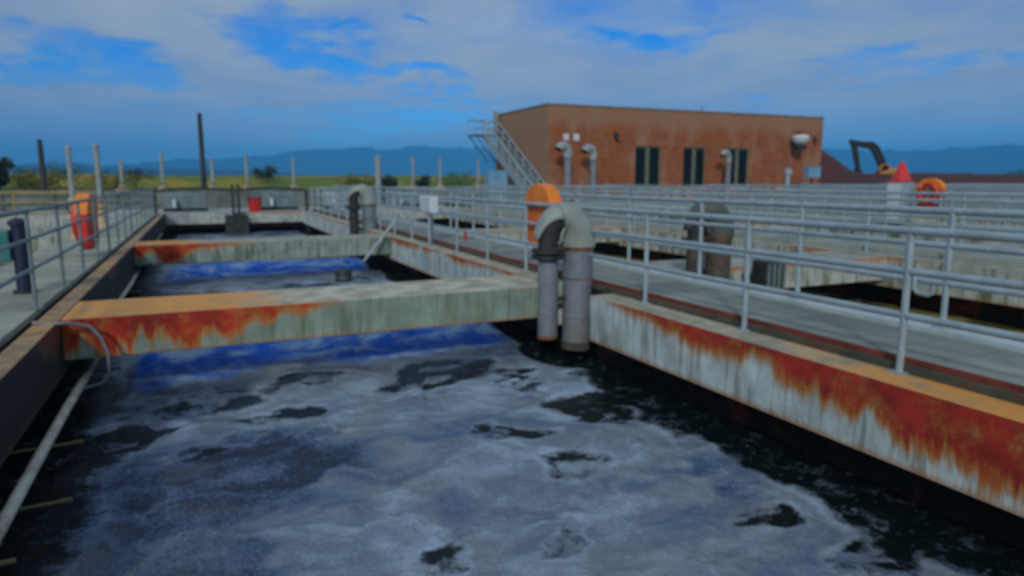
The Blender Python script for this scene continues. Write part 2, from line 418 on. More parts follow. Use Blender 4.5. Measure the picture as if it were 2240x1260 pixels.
# ------------------------------------------------------------------ ground, hills
GZ = -0.06
HX0, HX1, HY0, HY1 = -13.0, 60.0, -6.0, 41.5
g = MB(); L = 10800.0
for x0, x1, y0, y1 in ((-L, L, HY1, L), (-L, L, -L, HY0), (-L, HX0, HY0, HY1), (HX1, L, HY0, HY1)):
    o = len(g.v); g.v += [(x0, y0, GZ), (x1, y0, GZ), (x1, y1, GZ), (x0, y1, GZ)]; g.f.append((o, o+1, o+2, o+3))
structure(g.build('ground', m_ground))

def hills(name, mat, dist, width, azs, els, seed, rough):
    A = np.radians(np.linspace(azs[0], azs[-1], 420)); T = np.linspace(0, 1, 26)
    prof = np.interp(np.degrees(A), azs, els)
    prof = prof + rough*(fbm(np.degrees(A)*0.5, A*0, seed, 5)-0.5)*1.2
    AA, TT = np.meshgrid(A, T)
    D = dist+width*(TT-0.5)
    ridge = np.sin(np.pi*np.clip(TT, 0, 1))**0.8
    Hh = np.tan(np.radians(np.maximum(prof, 0.15)))*dist
    hn = 0.8+0.4*fbm(AA*60, TT*5, seed+5, 5)
    edge = np.where((TT > 0.42) & (TT < 0.58), 1.0, hn)
    Z = GZ-2 + (Hh[None, :]+2)*ridge*edge
    return structure(grid(name, np.sin(AA)*D, np.cos(AA)*D, Z, mat))
hills('hills', m_hill, 7000, 3000, [-60, -30, -12, -4, 4.2, 9, 15, 22, 30, 38, 49, 54, 60.4, 75, 100],
      [1.1, 1.1, 1.0, 1.2, 1.85, 2.4, 2.5, 2.6, 2.55, 2.45, 2.2, 1.95, 2.3, 2.4, 2.1], 3, 0.35)
hills('foothills', m_hilln, 3200, 900, [-60, -20, -12, -4, 2, 6, 9, 12, 20], [.8, .85, .85, .85, .8, .6, .4, .25, .15], 11, 0.15)

# levee with grass and shrubs behind the plant
xs = np.linspace(-140, 150, 260); ys = np.linspace(105, 190, 30)
XX, YY = np.meshgrid(xs, ys)
top = 2.35+0.9*(fbm(XX*0.05, YY*0.02, 21, 4)-0.5)
ZZ = GZ-0.3+(top+0.3)*sstep(105, 130, YY)*(1-sstep(165, 190, YY)) + 0.35*(fbm(XX*0.5, YY*0.5, 5, 3)-0.5)
structure(grid('levee', XX, YY, ZZ, m_berm))

# spoil heap by the excavator
xs = np.linspace(58, 190, 240); ys = np.linspace(60, 96, 50)
XX, YY = np.meshgrid(xs, ys)
hp = np.interp(XX - 1.25*(YY-72)*0.9, [58, 66, 74, 78, 82, 86, 90, 94, 100, 112, 125, 140, 160, 190], [0, 6.0, 7.8, 7.2, 5.2, 3.2, 2.5, 2.6, 2.8, 2.6, 2.7, 2.2, 2.5, 0])
ZZ = GZ-0.25 + (hp+0.9*(fbm(XX*0.28, YY*0.28, 31, 5)-0.5)) * sstep(60, 71, YY)*(1-sstep(78, 96, YY))
structure(grid('spoil_heap', XX, YY, ZZ, m_mound))

# ------------------------------------------------------------------ tank water
def watermat(name, foam_a, foam_b, dark=(0.004, 0.010, 0.010)):
    m, t, b = new_mat(name)
    P = t.new('ShaderNodeNewGeometry').outputs['Position']
    fo = t.new('ShaderNodeAttribute', attribute_name='foam').outputs['Fac']
    bu = t.new('ShaderNodeAttribute', attribute_name='bubbly').outputs['Fac']
    n1 = t.noise(P, 5.0, 6, 0.62, 0.8); n2 = t.noise(P, 26.0, 5, 0.65); n3 = t.noise(P, 1.3, 5, 0.6, 1.0)
    beam_shade = t.new('ShaderNodeAttribute', attribute_name='roll_and_shade').outputs['Fac']  # colour attribute for the shade under the beams
    vo = t.m('ADD', t.m('MULTIPLY', t.voro(t.comb(t.m('ADD', t.sep(P)[0], t.m('MULTIPLY', n1, .12)), t.m('ADD', t.sep(P)[1], t.m('MULTIPLY', n2, .1)), 0.0), 42.0), .5), t.m('MULTIPLY', t.noise(P, 48.0, 5, .7), .62))
    f = t.m('ADD', fo, t.m('ADD', t.m('MULTIPLY', t.m('SUBTRACT', n1, 0.5), 1.1), t.m('MULTIPLY', t.m('SUBTRACT', n2, 0.5), 0.6)))
    thr = t.m('SUBTRACT', 1.0, t.m('MULTIPLY', t.m('ABSOLUTE', t.m('SUBTRACT', t.noise(P, 3.2, 5, .6, 1.0), 0.5)), 9.0))
    f = t.m('ADD', f, t.m('MULTIPLY', t.m('MAXIMUM', thr, 0.0), 0.30))
    f = t.mr(f, 0.18, 0.80)
    tn = t.new('ShaderNodeAttribute', attribute_name='tone').outputs['Fac']
    fleck = t.noise(P, 55.0, 3, 0.7)
    v = t.m('ADD', tn, t.m('ADD', t.m('MULTIPLY', t.m('SUBTRACT', n2, 0.5), 0.55), t.m('MULTIPLY', t.m('SUBTRACT', n1, 0.5), 0.5)))
    v = t.m('ADD', v, t.m('MULTIPLY', t.m('MULTIPLY', t.m('SUBTRACT', vo, 0.5), bu), -0.9))
    v = t.m('ADD', v, t.m('MULTIPLY', t.m('SUBTRACT', fleck, 0.5), 0.7))
    fa = foam_a; fb = foam_b
    fc = t.ramp(v, [(0.0, tuple(q*.22 for q in fb)), (.28, tuple(q*.75 for q in fb)), (.52, tuple(q*.72 for q in fa)), (.75, tuple(q*1.05 for q in fa)), (1.0, tuple(min(1, q*1.55) for q in fa))])
    fc = t.mix(t.mr(t.noise(P, 0.8, 4, .6, .5), .45, .65, 0, .6), fc, t.mix(0.5, fc, tuple(q*w_ for q, w_ in zip(fa, (1.1, .95, .8)))))
    fc = t.mix(t.mr(t.m('ADD', beam_shade, t.m('ADD', t.m('MULTIPLY', t.m('SUBTRACT', n1, .5), .8), t.m('MULTIPLY', t.m('SUBTRACT', n3, .5), .6))), .12, .8, 0, .94), fc, t.mix(t.mr(t.m('ADD', t.m('MULTIPLY', t.noise(t.comb(t.m('MULTIPLY', t.sep(P)[0], .55), t.sep(P)[1], 0.0), 3.2, 5, .6, .6), .8), t.m('MULTIPLY', n2, .2)), .44, .64), (0.004, 0.18, 0.92), (0.52, 0.76, 1.0)))  # deep blue with pale crests mixed in as painted beam shade
    t.put(b.inputs['Base Color'], t.mix(f, dark, fc))
    t.put(b.inputs['Roughness'], t.m('SUBTRACT', t.mr(f, 0, 1, 0.10, 0.62, smooth=False), t.m('MULTIPLY', bu, t.m('MULTIPLY', f, 0.28))))
    b.inputs['IOR'].default_value = 1.33
    t.put(b.inputs['Specular IOR Level'], t.mr(f, 0, 1, 0.18, 0.4))
    h = t.m('ADD', t.m('MULTIPLY', n2, 0.5), t.m('MULTIPLY', t.m('MULTIPLY', vo, bu), -0.9))
    h = t.m('ADD', h, t.m('MULTIPLY', f, 0.5))
    t.put(b.inputs['Normal'], t.bump(h, 0.55, 0.035))
    return m
m_water = watermat('aerated_water', (0.215, 0.28, 0.355), (0.115, 0.19, 0.345))
m_scum = watermat('scum_water', (0.34, 0.29, 0.09), (0.17, 0.16, 0.06))
m_tan = watermat('tan_water', (0.36, 0.34, 0.24), (0.25, 0.25, 0.19))

WZ = -1.0
HOLES = [(0.07, 8.26, .60, .55), (.88, 7.54, .32, .36), (2.56, 8.27, .95, .62), (3.68, 7.88, .32, .28), (3.71, 6.18, .58, .5),
         (.11, 6.79, .32, .22), (-.24, 6.53, .22, .2), (1.11, 4.06, .26, .26), (2.47, 5.79, .4, .3), (2.77, 5.06, .38, .36), (4.3, 5.44, .4, .4),
         (3.83, 2.9, .35, .33), (-.73, 7.79, .42, .55), (-.86, 6.98, .3, .5), (4.39, 6.69, .35, .38), (1.24, 8.63, .35, .25), (2.08, 3.85, .2, .22), (3.55, 3.61, .31, .2),
         (0.9, 14.6, 1.2, .9), (-.2, 16.2, .9, .6), (2.2, 16.6, .9, .4), (3.6, 13.6, .8, .5), (0.2, 20.9, .8, .5), (2.9, 22.0, .8, .5)]
def water(name, x0, x1, y0, y1, step, mat, foamy=1.0, xoff=0.0, holes=True, edge=True, amp=1.0):
    nx = int((x1-x0)/step)+1; ny = int((y1-y0)/step)+1
    X, Y = np.meshgrid(np.linspace(x0, x1, nx), np.linspace(y0, y1, ny))
    U = X-xoff
    wx = U+0.35*(fbm(U*0.9, Y*0.9, 41, 4)-0.5)*2+0.10*(fbm(U*3.2, Y*3.2, 47, 3)-0.5)*2
    wy = Y+0.35*(fbm(U*0.9, Y*0.9, 43, 4)-0.5)*2+0.10*(fbm(U*3.2, Y*3.2, 49, 3)-0.5)*2
    fm = np.ones_like(X)*foamy
    if holes:
        fil = fbm(wx*2.2, wy*4.5, 51, 4)                    # foam threads inside the openings
        for cx, cy, rx, ry in HOLES:
            e = ((wx-cx)/rx)**2+((wy-cy)/ry)**2
            k = sstep(1.45, 0.15, e)*(0.55+0.9*sstep(0.62, 0.40, fil))
            fm = fm-k*0.85
        small = fbm(wx*1.1, wy*2.0, 57, 5)
        fm = fm-0.8*sstep(0.62, 0.74, small)*sstep(5.5, 7.5, Y)
    else:
        fm = fm-0.8*sstep(0.5, 0.68, fbm(wx*0.7, wy*0.9, 57, 5))
    if edge:
        ed = -0.92+0.30*(fbm(Y*1.3, Y*0+3, 61, 4)-0.5)*2-0.14*sstep(8.5, 9.6, Y)
        fm = fm*sstep(ed-0.22, ed+0.18, U)
        er = 4.26-0.10*sstep(7.5, 5.0, Y)+0.22*(fbm(Y*1.6, Y*0+9, 67, 4)-0.5)*2
        fm = fm*sstep(er+0.12, er-0.12, U)
        corner = ((U-4.55)/0.55)**2+((Y-8.4)/0.85)**2
        fm = fm*sstep(0.7, 1.25, corner)
    bub = sstep(1.6, 0.4, ((wx-0.15)/1.45)**2+((wy-5.0)/1.75)**2)
    bub = bub*(1-sstep(1.3, 0.7, ((wx-0.85)/0.55)**2+((wy-4.6)/1.0)**2))
    bub = np.maximum(bub, 0.8*sstep(0.58, 0.68, fbm(wx*0.6, wy*0.7, 71, 3)))
    # rolling mounds thrown up behind each beam
    roll_and_shade = 0
    for by in (9.62, 18.95):
        c = by+0.10*np.sin(U*2.1)+0.25*(fbm(U*1.4, U*0+5, 73, 3)-0.5)
        roll_and_shade = roll_and_shade+np.exp(-((Y-c-0.62)/0.62)**2)*(0.75+0.5*fbm(U*2.2, Y*2.2, 79, 3))
    shade_col = 0  # blue shade of each beam, put into the foam colour
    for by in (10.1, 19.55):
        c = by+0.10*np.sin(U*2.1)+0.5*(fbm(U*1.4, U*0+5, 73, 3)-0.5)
        shade_col = shade_col+np.exp(-((Y-c)/0.95)**4)
    shade_col = shade_col*sstep(-1.05, -0.7, U)*sstep(4.4, 3.9, U) if edge else 0*U
    roll_and_shade = roll_and_shade*sstep(-1.0, -0.6, U)*sstep(4.45, 4.0, U) if edge else 0*U
    fm = np.maximum(fm, 0.95*sstep(0.2, 0.6, shade_col)) 
    kk = np.clip(1-fm, 0, 1)
    rim = np.clip(1-np.abs(kk-0.25)/0.22, 0, 1)*(fm > 0.3)
    w2x = wx+0.5*(fbm(wx*0.7, wy*0.7, 141, 3)-0.5); w2y = wy+0.5*(fbm(wx*0.7, wy*0.7, 143, 3)-0.5)
    rd = 1-np.abs(2*fbm(w2x*0.9, w2y*1.5, 147, 5)-1); rd2 = 1-np.abs(2*fbm(w2x*2.4, w2y*3.6, 151, 4)-1)
    tone = 0.37-0.07*sstep(7.5, 6.0, Y)+0.75*(fbm(w2x*0.55, w2y*0.8, 145, 4)-0.5)+0.30*np.clip(rd-0.72, 0, 1)/0.28+0.16*np.clip(rd2-0.75, 0, 1)/0.25+0.25*rim-0.27*np.clip(bub, 0, 1)
    Z = WZ + 0.035*amp*(tone-0.4)*np.clip(fm, 0, 1) + amp*(0.10*(fbm(wx*0.9, wy*0.9, 81, 3)-0.5)+0.045*(fbm(wx*3, wy*3, 83, 4)-0.5)+0.02*(fbm(wx*11, wy*11, 85, 3)-0.5))*(0.35+0.65*np.clip(fm, 0, 1))
    Z = Z+0.24*roll_and_shade + 0.012*np.clip(bub, 0, 1)*(fbm(X*24, Y*24, 87, 2)-0.5)*2*amp
    return structure(grid(name, X, Y, Z, mat, {'foam': fm, 'bubbly': bub, 'roll_and_shade': np.clip(shade_col, 0, 1)+0*U, 'tone': tone}))
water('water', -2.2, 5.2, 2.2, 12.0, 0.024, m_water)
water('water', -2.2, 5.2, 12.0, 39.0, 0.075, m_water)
water('water', -2.2, 5.2, -6.0, 2.2, 0.15, m_water)
PER = 7.52
water('water', 5.35, 12.7, -6.0, 39.0, 0.10, m_scum, 1.15, PER, False, False, 0.6)
for k in range(2, 7):
    water('water', 5.35+PER*(k-1), 12.7+PER*(k-1), -6, 39, 0.35, m_scum, 0.7, PER*k, False, False, 0.5)
water('water', -9.6, -2.3, -6, 39, 0.15, m_tan, 1.1, -PER, False, False, 0.5)

# ------------------------------------------------------------------ tank walls, walkways
YS, YE = -6.0, 34.0
m_wall1 = stained('wall_face_rusted', (0.52, 0.61, 0.58), 'y', -2.0, 34.0,
                  [(-2, .55), (1.5, .55), (2.9, .46), (3.6, .36), (4.3, .28), (5.2, .24), (5.9, .18), (6.5, .10), (7.2, .01), (8.4, .01), (9.6, .10), (11, .05), (12.5, .16), (13.2, .02), (15.5, .14), (16.6, .20), (17.6, .08), (34, .02)],
                  -0.58, 0.75, (0.17, 0.22, 0.18), 0.75, (0.52, 0.50, 0.37), tt0=0.22, tt1=0.45)
m_wall0 = stained('wall_ledge_rusted', (0.009, 0.012, 0.010), 'y', -2.0, 34.0, [(-2, .02), (5, .03), (7.2, .03), (7.9, .3), (8.6, .2), (9.2, .03), (12.6, .04), (13.4, .3), (14.2, .04), (34, .03)],  # black face colour stands in for shade; rust runs are real
                  -0.58, 0.1, (0.01, 0.012, 0.01), 0.6, (0.42, 0.29, 0.16), (0.20, 0.02, 0.012), (0.10, 0.05, 0.02), (0.50, 0.24, 0.06), 0.6)
m_wallx = stained('wall_face_stained', (0.42, 0.47, 0.43), 'y', -2.0, 34.0, [(-2, .02), (8, .02), (10, .12), (12, .01), (20, .06), (22, .01), (34, .01)],
                  -0.58, 0.5, (0.10, 0.12, 0.05), 1.0, (0.40, 0.42, 0.36), topamt=0.5)

def tank_wall(x0, label, mat, notch=False, y1=YE):
    r = thing('tank_wall', label, 'wall', (x0, YS, -1.6))
    b = MB(); q = lambda a, c, d, e, f, h: b.box(a-x0, c-x0, d-YS, e-YS, f+1.6, h+1.6)
    if notch:
        q(x0, x0+1.65, YS, 7.45, -.58, 0); q(x0+.52, x0+1.65, 7.45, 8.43, -.58, 0); q(x0, x0+1.65, 8.43, y1, -.58, 0)
    else: q(x0, x0+1.65, YS, y1, -.58, 0)
    b.build('wall_beam', mat, r)
    b = MB(); b.box(.45, 1.2, .3, y1-YS, 0, 1.02); b.build('wall_stem', m_shaded, r)
    return r
tank_wall(4.45, 'tank wall under the right walkway, streaked red with rust near the camera', m_wall1, True)
tank_wall(4.45+PER, 'pale green-streaked tank wall across the tank beyond the right walkway', m_wallx)
for k in range(2, 7):
    tank_wall(4.45+PER*k, ['', '', 'tank wall under the walkway that carries the right-hand life ring', 'fourth tank wall counted rightwards, in front of the brick building',
              'fifth tank wall counted rightwards, in front of the brick building', 'tank wall far right, last but one', 'tank wall at the far right end of the plant'][k], m_wallx)
# left wall: ledge, open channel, wide deck
r0 = thing('tank_wall', 'tank wall at the left, coloured black for shade, with a rust-brown ledge', 'wall', (-3.07, YS, -1.6))
MB().box(1.45, 1.65, 0, YE-YS, 1.02, 1.6).build('ledge', m_wall0, r0)
MB().box(1.35, 1.45, 0, YE-YS, 1.02, 1.30).build('channel_bed', m_shaded, r0)
MB().box(0, 1.35, 0, YE-YS, 1.02, 1.52).build('wall_beam', m_shaded, r0)
MB().box(.3, 1.1, .3, YE-YS, 0, 1.02).build('wall_stem', m_shaded, r0)
tank_wall(-10.6, 'tank wall at the far left beyond the tan water', m_wallx)

def slabs(root, x0, x1, y0, y1, z0, z1, L_, mat, nm='slab'):
    n = int(round((y1-y0)/L_)); L_ = (y1-y0)/n
    me = MB().box(0, x1-x0, 0.006, L_-0.006, 0, z1-z0).mesh(nm, mat)
    for i in range(n):
        o = link(nm, me, root, (x0, y0+L_*i, z0 + (random.random()-0.5)*0.006))
wk = structure(MB().box(4.80, 4.86, YS, YE, 0.002, 0.06).build('walkway', m_toe))          # right walkway
MB().box(4.88, 5.86, YS, YE, 0.002, 0.035).build('bedding', m_toe, wk)
MB().box(4.862, 4.884, YS, YE, 0.002, 0.108).build('edge_angle', m_redsteel, wk)
MB().box(5.86, 6.10, YS, YE, 0.002, 0.15).build('kerb', m_kerb, wk, bevel=.01)
slabs(wk, 4.888, 5.858, YS, YE, 0.036, 0.10, 0.42, m_plank, 'plank')
wk0 = structure(MB().box(-3.05, -1.74, YS, YE, -0.078, -0.04).build('walkway', m_toe))     # left walkway
slabs(wk0, -3.06, -1.72, YS, YE, -0.038, 0.03, 2.4, m_deckl)
for k in range(1, 7):
    x = 4.45+PER*k
    wkk = structure(MB().box(x+.43, x+1.41, YS, YE, 0.002, 0.10).build('walkway', m_deck))
    MB().box(x+1.412, x+1.65, YS, YE, 0.002, 0.15).build('kerb', m_kerb, wkk)
structure(MB().box(-10.6, -8.95, YS, YE, 0.002, 0.06).build('walkway', m_deckl))

# end slabs joining the walls
e = MB().box(-12.9, 59.9, 34.002, 41.4, -0.5, 0.0)
tag(e.build('end_slab', stained('end_slab_face', (0.42, 0.47, 0.45), 'x', -13, 60, [(-13, .02), (0, .0), (4, .1), (5, .0), (60, .0)], -0.5, 0.3)), 'long pale concrete slab closing the far end of the tanks', 'slab')
tag(MB().box(-12.9, 59.9, 40.4, 41.4, -4, -0.5).build('end_wall', m_shaded), 'dark wall below the slab at the far end of the tanks', 'wall')
tag(MB().box(-12.9, 59.9, -6.0, -5.0, -4, 0.0).build('end_wall', m_conc), 'concrete end wall behind the camera position', 'wall')

# cross beams
m_beam1 = stained('beam_face_rusted', (0.25, 0.33, 0.27), 'x', -1.5, 4.6, [(-1.5, .42), (-.9, .50), (-.35, .60), (0.0, .42), (.35, .25), (.8, .17), (1.3, .07), (1.7, .0), (3.4, .0), (4.0, .03), (4.6, .0)],
                  -0.45, 0.55, (0.12, 0.16, 0.09), 0.75, (0.60, 0.60, 0.46))
m_beam2 = stained('beam_face_rust_corner', (0.27, 0.35, 0.31), 'x', -1.5, 4.6, [(-1.5, .2), (-1.1, .3), (-.75, .62), (-.4, .24), (0.1, .14), (.8, .06), (1.4, .01), (4.6, .01)],
                  -0.45, 0.1, (0.05, 0.08, 0.03), 0.8, (0.42, 0.44, 0.34))
def beam(x0, x1, y0, wdt, mat, label, group=None):
    o = MB().box(0, x1-x0, 0, wdt, 0, .45-.004).build('cross_beam', mat, None, bevel=.015, loc=(x0, y0, -.45))
    return tag(o, label, 'beam', group)
beam(-1.418, 4.448, 8.43, 1.22, m_beam1, 'nearest concrete cross beam, its left end orange and red with rust')
beam(-1.418, 4.448, 17.5, 1.25, m_beam2, 'second concrete cross beam, farther up the tank, rust in its left corner')
beam(-1.418, 4.448, -0.64, 1.25, m_beam1, 'concrete cross beam under the camera position')
beam(6.102, 11.968, 9.0, 1.3, m_wallx, 'pale cross beam in the tank beyond the right walkway, behind a bent pipe')
beam(6.102, 11.968, 18.2, 1.3, m_wallx, 'farther cross beam in the tank beyond the right walkway')
for k in range(2, 7):
    for y in (9.0, 18.2):
        beam(6.102+PER*(k-1), 11.968+PER*(k-1), y, 1.3, m_wallx, 'pale cross beam in a tank beyond the second walkway', 'cross beams of the far tanks')
for y in (8.6, 22.0):
    beam(-8.94, -3.072, y, 1.2, m_wallx, 'cross beam in the tan tank left of the left walkway', 'cross beams of the left tank')

# ------------------------------------------------------------------ railings
def railing(x, y0, y1, zb, label, first=None, sp=1.655, h=1.11, mat=None, r=0.028, heights=(1.11, .777, .444)):
    mat = mat or m_galv
    root = thing('railing', label, 'railing', (x, y0, zb))
    pm = MB().tube([(0, 0, 0), (0, 0, h)], r, 10).mesh('post', mat, True)
    fm = MB().box(-.06, .06, -.06, .06, 0.0, .014).mesh('base_plate', mat)
    L_ = y1-y0
    for i, z in enumerate(heights):
        z2 = z - (0 if i else r)
        # pipes in jointed lengths, hung a hair out of line
        pts = [(random.uniform(-.004, .004), yy, z2+random.uniform(-.005, .005)) for yy in np.linspace(0, L_, int(L_/sp)+1)]
        MB().tube(pts, r*(1.0 if i else 1.12), 10).build('top_rail' if i == 0 else 'mid_rail' if i == 1 else 'low_rail', mat, root, True)
    y = (first if first is not None else y0)-y0
    while y < L_:
        p = link('post', pm, root, (0, y, 0)); link('base_plate', fm, p)
        y += sp
    return root
railing(4.78, -5.9, 33.9, 0.0, 'grey pipe railing on the tank side of the right walkway, nearest the camera', first=3.42-1.655*5)
railing(5.97, -5.9, 33.9, 0.15, 'grey pipe railing on the far side of the right walkway', first=3.9-1.655*5, h=1.06, heights=(1.06, .73, .40))
railing(-1.74, -5.9, 33.9, 0.03, 'dull grey pipe railing of the left walkway beside the rusty ledge', first=7.3-1.78*6, sp=1.78, mat=m_galvd, r=.022)
wn = ['', 'second', 'third', 'fourth', 'fifth', 'sixth', 'seventh']
for k in range(1, 7):
    x = 4.45+PER*k
    sp = 1.655
    railing(x+.36, 0 if k < 4 else 8, 33.9, 0.0, 'grey pipe railing on the near side of the %s walkway counted rightwards' % wn[k], first=1.2+.3*k if k < 4 else 8.4)
    railing(x+1.52, 0 if k < 4 else 8, 33.9, 0.15, 'grey pipe railing on the far side of the %s walkway counted rightwards' % wn[k], first=1.7+.3*k if k < 4 else 8.9, h=1.06, heights=(1.06, .73, .40))
def railing_x(x0, x1, y, zb, label, mat=None, sp=1.8, r=.024):
    root = railing(0, 0, x1-x0, 0, label, first=0.05, sp=sp, mat=mat, r=r)
    root.rotation_euler = (0, 0, -math.pi/2); root.location = (x0, y, zb)
    return root
railing_x(-12.8, -2.0, 34.6, 0.0, 'dark pipe railing crossing the far end of the left tank', m_dark)
railing_x(5.2, 20.6, 34.4, 0.0, 'grey pipe railing along the far end slab left of the stairs')
railing_x(20.8, 59, 38.5, 0.0, 'grey pipe railing along the far end slab before the brick building')
railing_x(-8.9, -3.4, 25.0, 0.0, 'ochre pipe railing across the left tank', m_yellow, 1.9, .03)
tag(MB().box(-8.94, -3.072, 24.6, 25.3, -.45, 0).build('cross_beam', m_wallx), 'narrow beam under the ochre railing in the left tank', 'beam')

# ------------------------------------------------------------------ bent pipes
def gooseneck(loc, label, legmat, group, rz=0.0, sc=1.0, thin_mat=None, bendmat=None):
    """thick riser, half-turn bend, flange and thinner down pipe"""
    r = thing('bent_pipe', label, 'pipe', loc, rz, group); r.scale = (sc,)*3
    R1, R2, D = 0.205, 0.135, 0.46
    zt = 1.40                                          # local z=0 at the riser foot
    MB().tube([(D, 0, 0.0), (D, 0, .35), (D, 0, zt-.07)], R1, 24).build('riser', legmat, r, True)
    MB().tube([(D, 0, zt-.09), (D, 0, zt-.04)], R1+.012, 24).build('joint_ring', m_rust, r, True)
    R3 = R1+.03; rb = D/2; pts = [(D, 0, zt-.04)]; rad = [R3]
    for a in np.linspace(0, R(112), 12):
        pts.append((rb+rb*math.cos(a), 0, zt+.03+.33*math.sin(a))); rad.append(R3-.02*a)
    MB().tube(pts, rad, 26).build('bend', bendmat or m_pvc, r, True)
    pts = []; rad = []
    for a in np.linspace(R(100), R(180), 9):
        pts.append((rb+rb*math.cos(a), 0, zt+.03+.33*math.sin(a))); rad.append(R3-.075-.008*a)
    pts.append((0, 0, zt-.22)); rad.append(rad[-1])
    MB().tube(pts, rad, 24).build('bend_shade', m_bendshade, r, True)  # dark tube added as the shade inside the bend
    sh = MB(); o_ = 0; nph = 15; na = 10                # cut-away hood over the shade-dark tube
    for a in np.linspace(R(108), R(176), na):
        N = Vector((rb*math.cos(a), 0, .33*math.sin(a))).normalized(); C_ = Vector((rb+rb*math.cos(a), 0, zt+.03+.33*math.sin(a)))
        lo_ = R(-95)+R(75)*(a-R(108))/R(68)
        for p in np.linspace(lo_, R(230), nph):
            sh.v.append(tuple(C_+(N*math.cos(p)+Vector((0, 1, 0))*math.sin(p))*(R3-.045)))
    for i in range(na-1):
        for j in range(nph-1): sh.f.append((i*nph+j, i*nph+j+1, (i+1)*nph+j+1, (i+1)*nph+j))
    so = sh.build('hood', bendmat or m_pvc, r, True); sm = so.modifiers.new('wall', 'SOLIDIFY'); sm.thickness = .03; sm.offset = 0
    for k in range(2): MB().tube([(D, 0, .42+k*.5), (D, 0, .435+k*.5)], R1+.006, 24).build('weld_seam', m_rust if k else m_pvc, r, True)
    zt = 1.60
    f = MB().lathe([(R2+.09, 0), (R2+.09, .05), (R2+.03, .05), (R2+.03, .08), (R2+.09, .08), (R2+.09, .13)], (0, 0, zt-.39), 20).build('flange', m_dark, r, True)
    bm_ = MB().lathe([(.013, 0), (.013, .02)], (0, 0, 0), 6).mesh('bolt', m_rust)
    for k in range(8):
        a = 2*math.pi*k/8; link('bolt', bm_, f, ((R2+.065)*math.cos(a), (R2+.065)*math.sin(a), zt-.26))
    MB().tube([(0, 0, .16), (0, 0, zt-.39)], R2, 20).build('down_pipe', thin_mat or legmat, r, True)
    MB().tube([(0, 0, .12), (0, 0, .165)], R2+.006, 20).build('rusty_end', m_rust, r, True)
    MB().tube([(D, 0, -.06), (D, 0, .05)], R1+.012, 24).build('foot_ring', m_brown, r, True)
    MB().box(-.02, D, -.03, .03, .62, .68).build('bracket', m_dark, r)
    return r
GG = 'bent aeration pipes'
gooseneck((4.22, 8.18, -.80), 'large pale bent pipe at the corner of the nearest beam and right walkway', m_pvcb, GG)
gooseneck((7.12, 8.72, -.80), 'brown-legged bent pipe seen through the right walkway railings', m_brown, GG, 0, 1.0, m_brown, m_dull)
gooseneck((4.15, 20.6, -.62), 'small distant bent pipe with dark legs past the second beam', m_galvd, GG, 0, 1.0, m_dark)

# ------------------------------------------------------------------ life ring stations
def ring_station(loc, label, rz=0.0, sc=1.0, body=None, open_front=False):
    r = thing('life_ring_station', label, 'life ring', loc, rz, 'life ring stations'); r.scale = (sc,)*3
    w_, n = .45, 14
    low = [(w_, .62)] + [(w_-.22+.22*math.cos(-a), .22-.22*math.sin(a)) for a in np.linspace(0, math.pi/2, 6)] + [(-w_+.22-.22*math.sin(a), .22-.22*math.cos(a)) for a in np.linspace(0, math.pi/2, 6)] + [(-w_, .62)]
    MB().prism(low, -.07, .09, 'x').build('shell', body or m_orange, r, bevel=.02)
    hood = [(w_*1.03*math.cos(a), .60+.36*math.sin(a)) for a in np.linspace(0, math.pi, n)]
    MB().prism(hood, -.09, .12, 'x').build('hood', m_hood, r, bevel=.02)
    ring = MB().torus((.13, 0, .47), .30, .065, 'x').build('ring', m_red, r, True)
    for k in range(4):
        a = math.pi/4+k*math.pi/2
        MB().torus((.13, .30*math.cos(a), .47+.30*math.sin(a)), .068, .010, 'y' if k % 2 else 'z', 12, 6).build('band', m_white, ring, True)
    MB().box(.12, .16, -.03, .03, -.35, .8).build('bracket', m_galvd, r)
    return r
ring_station((4.93, 9.78, .44), 'orange life ring station behind the railing beside the large bent pipe')
ring_station((-1.94, 15.2, .16), 'narrow-looking red life ring station on the left walkway railing', rz=R(177), sc=1.10, body=m_red)
ring_station((19.97, 13.8, .62), 'red life ring station among railings at the far right', rz=R(180), sc=.92, body=m_red)
cab = thing('control_cabinet', 'pale grey cabinet under the red cone at the far right', 'cabinet', (19.9, 14.75, 0.1))
MB().box(-.28, .28, -.25, .25, .08, 1.3).build('body', m_galv, cab, bevel=.015); MB().box(-.295, -.28, -.22, .22, .15, 1.25).build('door', m_white, cab); MB().box(-.24, .24, -.21, .21, 0, .08).build('plinth', m_dark, cab)
cn = thing('traffic_cone', 'red traffic cone standing on a pale cabinet at the far right', 'cone', (19.9, 14.75, 1.402))
MB().box(-.30, .30, -.28, .28, 0, .03).build('base', m_red, cn); MB().lathe([(.30, .03), (.26, .10), (.07, .58), (.04, .60)], n=18).build('body', m_red, cn, True)

# ------------------------------------------------------------------ small fittings along the railings
bx = thing('junction_box', 'white junction box fixed to the right walkway railing halfway up the tank', 'box', (4.70, 14.75, .74))
MB().box(-.16, .02, -.40, .40, 0, .36).build('body', m_white, bx, bevel=.015); MB().box(-.172, -.16, -.36, .36, .04, .32).build('lid', m_white, bx); MB().tube([(-.07, 0, 0), (-.07, 0, -.72), (-.27, 0, -.74), (-.27, 0, -1.25)], .03, 8).build('conduit', m_galv, bx, True)
MB().box(-.28, -.255, -.07, .07, -1.18, -.9).build('switch', m_bluebox, bx)
tg = thing('danger_tag', 'small red tag hanging on the right walkway railing', 'tag', (4.74, 12.75, .28))
MB().box(-.006, .006, -.07, .07, 0, .16).build('plate', m_red, tg); MB().tube([(0, 0, .16), (.03, 0, .5)], .004, 5).build('wire', m_dark, tg)
MB().torus((0, 0, .14), .012, .004, 'x', 8, 5).build('eyelet', m_galv, tg)
